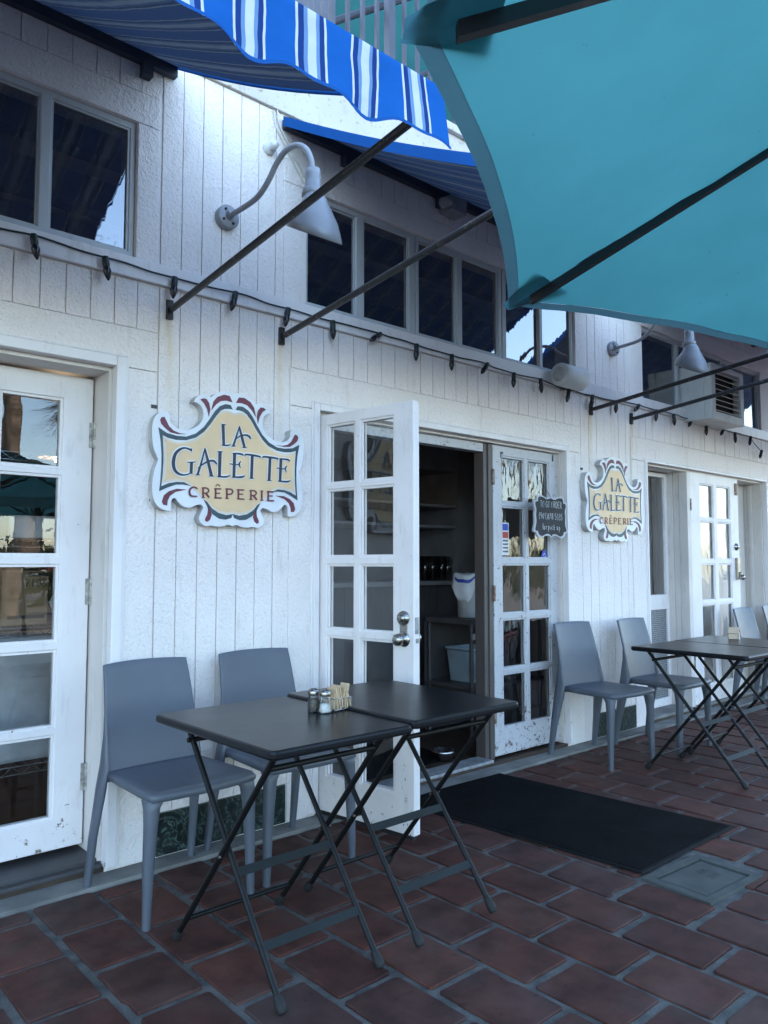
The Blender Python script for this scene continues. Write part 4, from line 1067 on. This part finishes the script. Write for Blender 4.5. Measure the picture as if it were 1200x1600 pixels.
bg = thing('lidded_bucket', 'white bucket standing on the cart inside the doorway', 'bucket', (4.16, .60, .866))
MB().lathe([(0, 0), (.085, 0), (.10, .27), (.104, .275), (.104, .29), (0, .29)], n=24).build('bucket_body', 'whitetub', bg)
tw = thing('towel', 'white towel with a blue stripe draped over the bucket', 'towel', (4.14, .60, 1.16))
def twf(u, v):
    an = u*2*math.pi; r_ = v*.185
    fall = max(0, r_-.098)
    rr = min(r_, .098)+fall*(.12+.10*math.sin(5*an+1)); 
    return (rr*math.cos(an), rr*math.sin(an), .012+.012*math.sin(3*an)*v+.012*math.sin(7*an+2)*v*v-fall*(1.5+.7*math.sin(2*an+.8)))
MB().grid(twf, 48, 14).build('cloth', 'towel', tw, solid=.006)
MB().grid(lambda u, v: tuple(Vector(twf(.45+.5*u, .62+.06*v))*1.0+Vector((.006*math.cos((.45+.5*u)*6.283), .006*math.sin((.45+.5*u)*6.283), .004))), 30, 1).build('stripe', 'blueink', tw)
bw = thing('steel_bowl', 'small steel bowl on the floor just inside the doorway', 'bowl', (3.52, .26, .030))
MB().lathe([(0, 0), (.05, 0), (.075, .05), (.078, .065), (.072, .062), (.045, .008), (0, .008)], n=22).build('bowl_body', 'steel', bw)
im = thing('inner_mat', 'dark mat on the wooden floor inside the doorway', 'door mat', (3.2, .62, .029))
MB().box(-.42, .42, -.38, .38, 0, .008).build('mat_pile', 'mat', im, bevel=.003)

# ------------------------------------------------------------------ storage rack behind the left door
YR = .55
rk = thing('wire_shelf_rack', 'chrome wire shelving rack behind the left glazed door', 'shelving', (1.12, YR, .03))
for x in (-.15, -.92):
    for y in (0, .38): MB().tube([(x, y, 0), (x, y, 1.95)], .0125, 10).build('post', 'wire', rk)
for z in (.32, .93, 1.33, 1.72):
    mb = MB()
    for y in (0, .38):
        mb.tube([(-.92, y, z), (.34, y, z)], .004, 6); mb.tube([(-.92, y, z-.035), (.34, y, z-.035)], .004, 6)
        zz = [(-.92+k*.042, y, z if k % 2 else z-.035) for k in range(31)]; mb.tube(zz, .0025, 5)
    for k in range(30): mb.tube([(-.9+k*.042, 0, z+.004), (-.9+k*.042, .38, z+.004)], .0022, 4)
    mb.build('wire_shelf', 'wire', rk)
def onrack(px_, z): q = atY(px_, 900, YR+.1); return q.x
for k, xp in enumerate((34, 66)):
    pr_ = thing('paper_roll', ['left', 'right'][k]+' white paper roll of the pair on the rack behind the left door', 'paper roll', (atY(xp, 850, YR+.12).x, YR+.12, 1.367), 0, 'paper rolls on the rack')
    MB().lathe([(.02, 0), (.058, 0), (.06, .003), (.06, .10), (.058, .103), (.02, .103), (.02, 0)], n=24).build('roll', 'paperwhite', pr_)
bx = thing('cardboard_box', 'brown cardboard box with printed text on the rack behind the left door', 'box', (atY(46, 950, YR+.05).x, YR+.2, .967))
MB().box(-.12, .11, -.14, .14, 0, .25).build('carton', 'carton', bx, bevel=.004)
tx = bpy.data.curves.new('print', 'FONT'); tx.body = '71061'; tx.size = .05; tx.align_x = 'CENTER'
tob = bpy.data.objects.new('tmp', tx); COL.objects.link(tob)
me = bpy.data.meshes.new_from_object(tob.evaluated_get(bpy.context.evaluated_depsgraph_get())); bpy.data.objects.remove(tob)
pn = bpy.data.objects.new('printing', me); COL.objects.link(pn); pn.parent = bx; pn.location = (.04, -.1415, .175); pn.rotation_euler = (R(90), 0, 0); me.materials.append(M['ink'])
MB().box(-.09, .07, -.1418, -.1405, .03, .045).box(-.005, .09, -.1418, -.1405, .222, .24).build('printed_bar', 'ink', bx)
rp = thing('red_package', 'red package with a pale diamond standing beside the cardboard box', 'package', (atY(85, 950, YR+.05).x, YR+.15, .967))
MB().box(-.035, .035, -.09, .09, 0, .27).build('wrapper', 'redpack', rp, bevel=.006)
MB().prism([(0, .05), (.022, .10), (0, .15), (-.022, .10)], -.0915, -.0905).build('diamond', 'paperwhite', rp)
bl = thing('black_container', 'black container on the rack above the cardboard box', 'container', (atY(80, 900, YR+.1).x, YR+.27, 1.24))
bl.location.z = 1.225
MB().box(-.10, .10, -.08, .1, 0, .09).build('container_body', 'dark', bl, bevel=.01)
wt = thing('storage_bin', 'large white plastic storage bin at the bottom of the left door\'s panes', 'bin', (atY(50, 1100, YR+.1).x-.02, YR+.2, .357))
MB().box(-.17, .17, -.16, .16, 0, .53).build('bin_body', 'whitetub', wt, bevel=.02)
MB().box(-.18, .18, -.17, .17, .531, .56).build('bin_lid', 'whitetub', wt, bevel=.008)

q = atY(93, 716, 1.5)
pdl = thing('pendant_lamp', 'small lit warm lamp hanging inside behind the left glazed door', 'lamp', (q.x, 1.5, q.z))
MB().lathe([(.02, .10), (.05, .085), (.10, .03), (.12, .0)], n=20).build('lamp_shade', 'beam', pdl, solid=.003)
MB().tube([(0, 0, .09), (0, 0, 3.45-q.z)], .004, 6).build('flex', 'cord', pdl)
em, ent, eb = newmat('lit_bulb'); eb.inputs['Emission Color'].default_value = (1, .62, .25, 1); eb.inputs['Emission Strength'].default_value = 2.0
MB().lathe([(0, -.035), (.025, -.025), (.035, 0), (.025, .03), (.012, .06)], n=14).build('bulb', em, pdl)
ll = bpy.data.lights.new('bulb_light', 'POINT'); ll.energy = .7; ll.color = (1, .72, .45); ll.shadow_soft_size = .04
lo = bpy.data.objects.new('bulb_light', ll); COL.objects.link(lo); lo.parent = pdl; lo.location = (0, 0, -.06)

# ------------------------------------------------------------------ what the panes mirror: palms and a hedge across the way
def palm(loc, h, label, seed, dry=.4):
    r = random.Random(seed); t = thing('palm_tree', label, 'palm tree', loc, 0, 'palms across from the patio')
    pts = [(math.sin(k*.5+seed)*.06, math.cos(k*.6+seed)*.06, h*k/12) for k in range(13)]
    MB().tube(pts, [.26-.09*k/12+.015*(k % 2) for k in range(13)], 12).build('trunk', 'trunk', t)
    for m_, n, e0, e1 in (('palm', 34, -15, 75), ('palmdry', 18, -80, -25)):
        mb = MB()
        for k in range(n):
            az = r.uniform(0, 6.28); el = R(r.uniform(e0, e1)); L = r.uniform(1.3, 1.9)
            d = Vector((math.cos(az)*math.cos(el), math.sin(az)*math.cos(el), math.sin(el))); sd_ = Vector((-math.sin(az), math.cos(az), 0))
            base = Vector((0, 0, h))
            c = base+d*L*.5; cs = []
            for j in range(15):   # fan leaflets
                a = (j-7)/7*1.25; tip = c+(d*math.cos(a)+sd_*math.sin(a))*L*.62*r.uniform(.85, 1.05)+Vector((0, 0, -.28*abs(a)-.12))
                w = (sd_*math.cos(a)-d*math.sin(a))*.035
                cs.append((c-w, c+w, tip))
            for p0, p1, p2 in cs: mb.add([p0, p1, p2], [(0, 1, 2)])
            mb.add([base-sd_*.015, base+sd_*.015, c+sd_*.01, c-sd_*.01], [(0, 1, 2, 3)])
        mb.build('crown' if m_ == 'palm' else 'dry_skirt', m_, t)
for k, (x, y, h) in enumerate([(5.6, -16, 9.5), (7.4, -15, 5.4), (2.2, -17, 8.2), (14.5, -15, 6.2), (18, -17, 8.8), (22, -15, 5.6), (27, -16, 7.4), (11, -18, 7.2)]):
    palm((x, y, -.03), h, 'palm tree across from the restaurant, mirrored in its door panes', k+3)
hd = MB()
for k in range(9000):
    p = Vector((rnd.uniform(-15, 45), -21+rnd.gauss(0, .5), abs(rnd.gauss(1.0, .6)))); d = Vector((rnd.gauss(0, 1), rnd.gauss(0, 1), rnd.gauss(0, 1))).normalized()*.16; e_ = d.orthogonal()*.5
    hd.add([p-d, p+e_, p+d, p-e_], [(0, 1, 2, 3)])
tag(struct(hd.build('hedge', 'hedge'), 'stuff'), 'long leafy hedge across the way', 'hedge')

# ------------------------------------------------------------------ light, sky, camera
SUN_EL, SUN_AZ = 28, 20        # the sun stands behind the building
w = bpy.data.worlds.new('World'); S.world = w; w.use_nodes = True
nt = w.node_tree; bgn = nt.nodes['Background']
sky = nt.nodes.new('ShaderNodeTexSky'); sky.sky_type = 'NISHITA'; sky.sun_disc = False
sky.sun_elevation = R(SUN_EL); sky.sun_rotation = R(SUN_AZ); sky.air_density = 1.0; sky.dust_density = 1.2; sky.ozone_density = 1.7
nt.links.new(sky.outputs[0], bgn.inputs[0]); bgn.inputs[1].default_value = .15
sl_ = bpy.data.lights.new('sun', 'SUN'); sl_.energy = 3.2; sl_.angle = R(.5); sl_.color = (1, .95, .87)
so_ = bpy.data.objects.new('sun', sl_); COL.objects.link(so_)
sd_ = Vector((math.sin(R(SUN_AZ))*math.cos(R(SUN_EL)), math.cos(R(SUN_AZ))*math.cos(R(SUN_EL)), math.sin(R(SUN_EL))))
so_.rotation_euler = (-sd_).to_track_quat('-Z', 'Y').to_euler(); so_.location = (0, 10, 20)
cam = bpy.data.cameras.new('camera'); co_ = bpy.data.objects.new('camera', cam); COL.objects.link(co_)
cam.sensor_fit = 'HORIZONTAL'; cam.sensor_width = 36; cam.lens = 36; cam.clip_start = .05; cam.clip_end = 500
co_.matrix_world = Matrix(((_rt.x, UPV.x, -FWD.x, CAM.x), (_rt.y, UPV.y, -FWD.y, CAM.y), (_rt.z, UPV.z, -FWD.z, CAM.z), (0, 0, 0, 1)))
S.camera = co_
S.render.resolution_x = 768; S.render.resolution_y = 1024
S.view_settings.view_transform = 'Standard'; S.view_settings.look = 'None'; S.view_settings.gamma = 1; S.view_settings.exposure = 3.06
S.render.engine = 'CYCLES'
S.cycles.max_bounces = 8; S.cycles.transparent_max_bounces = 12
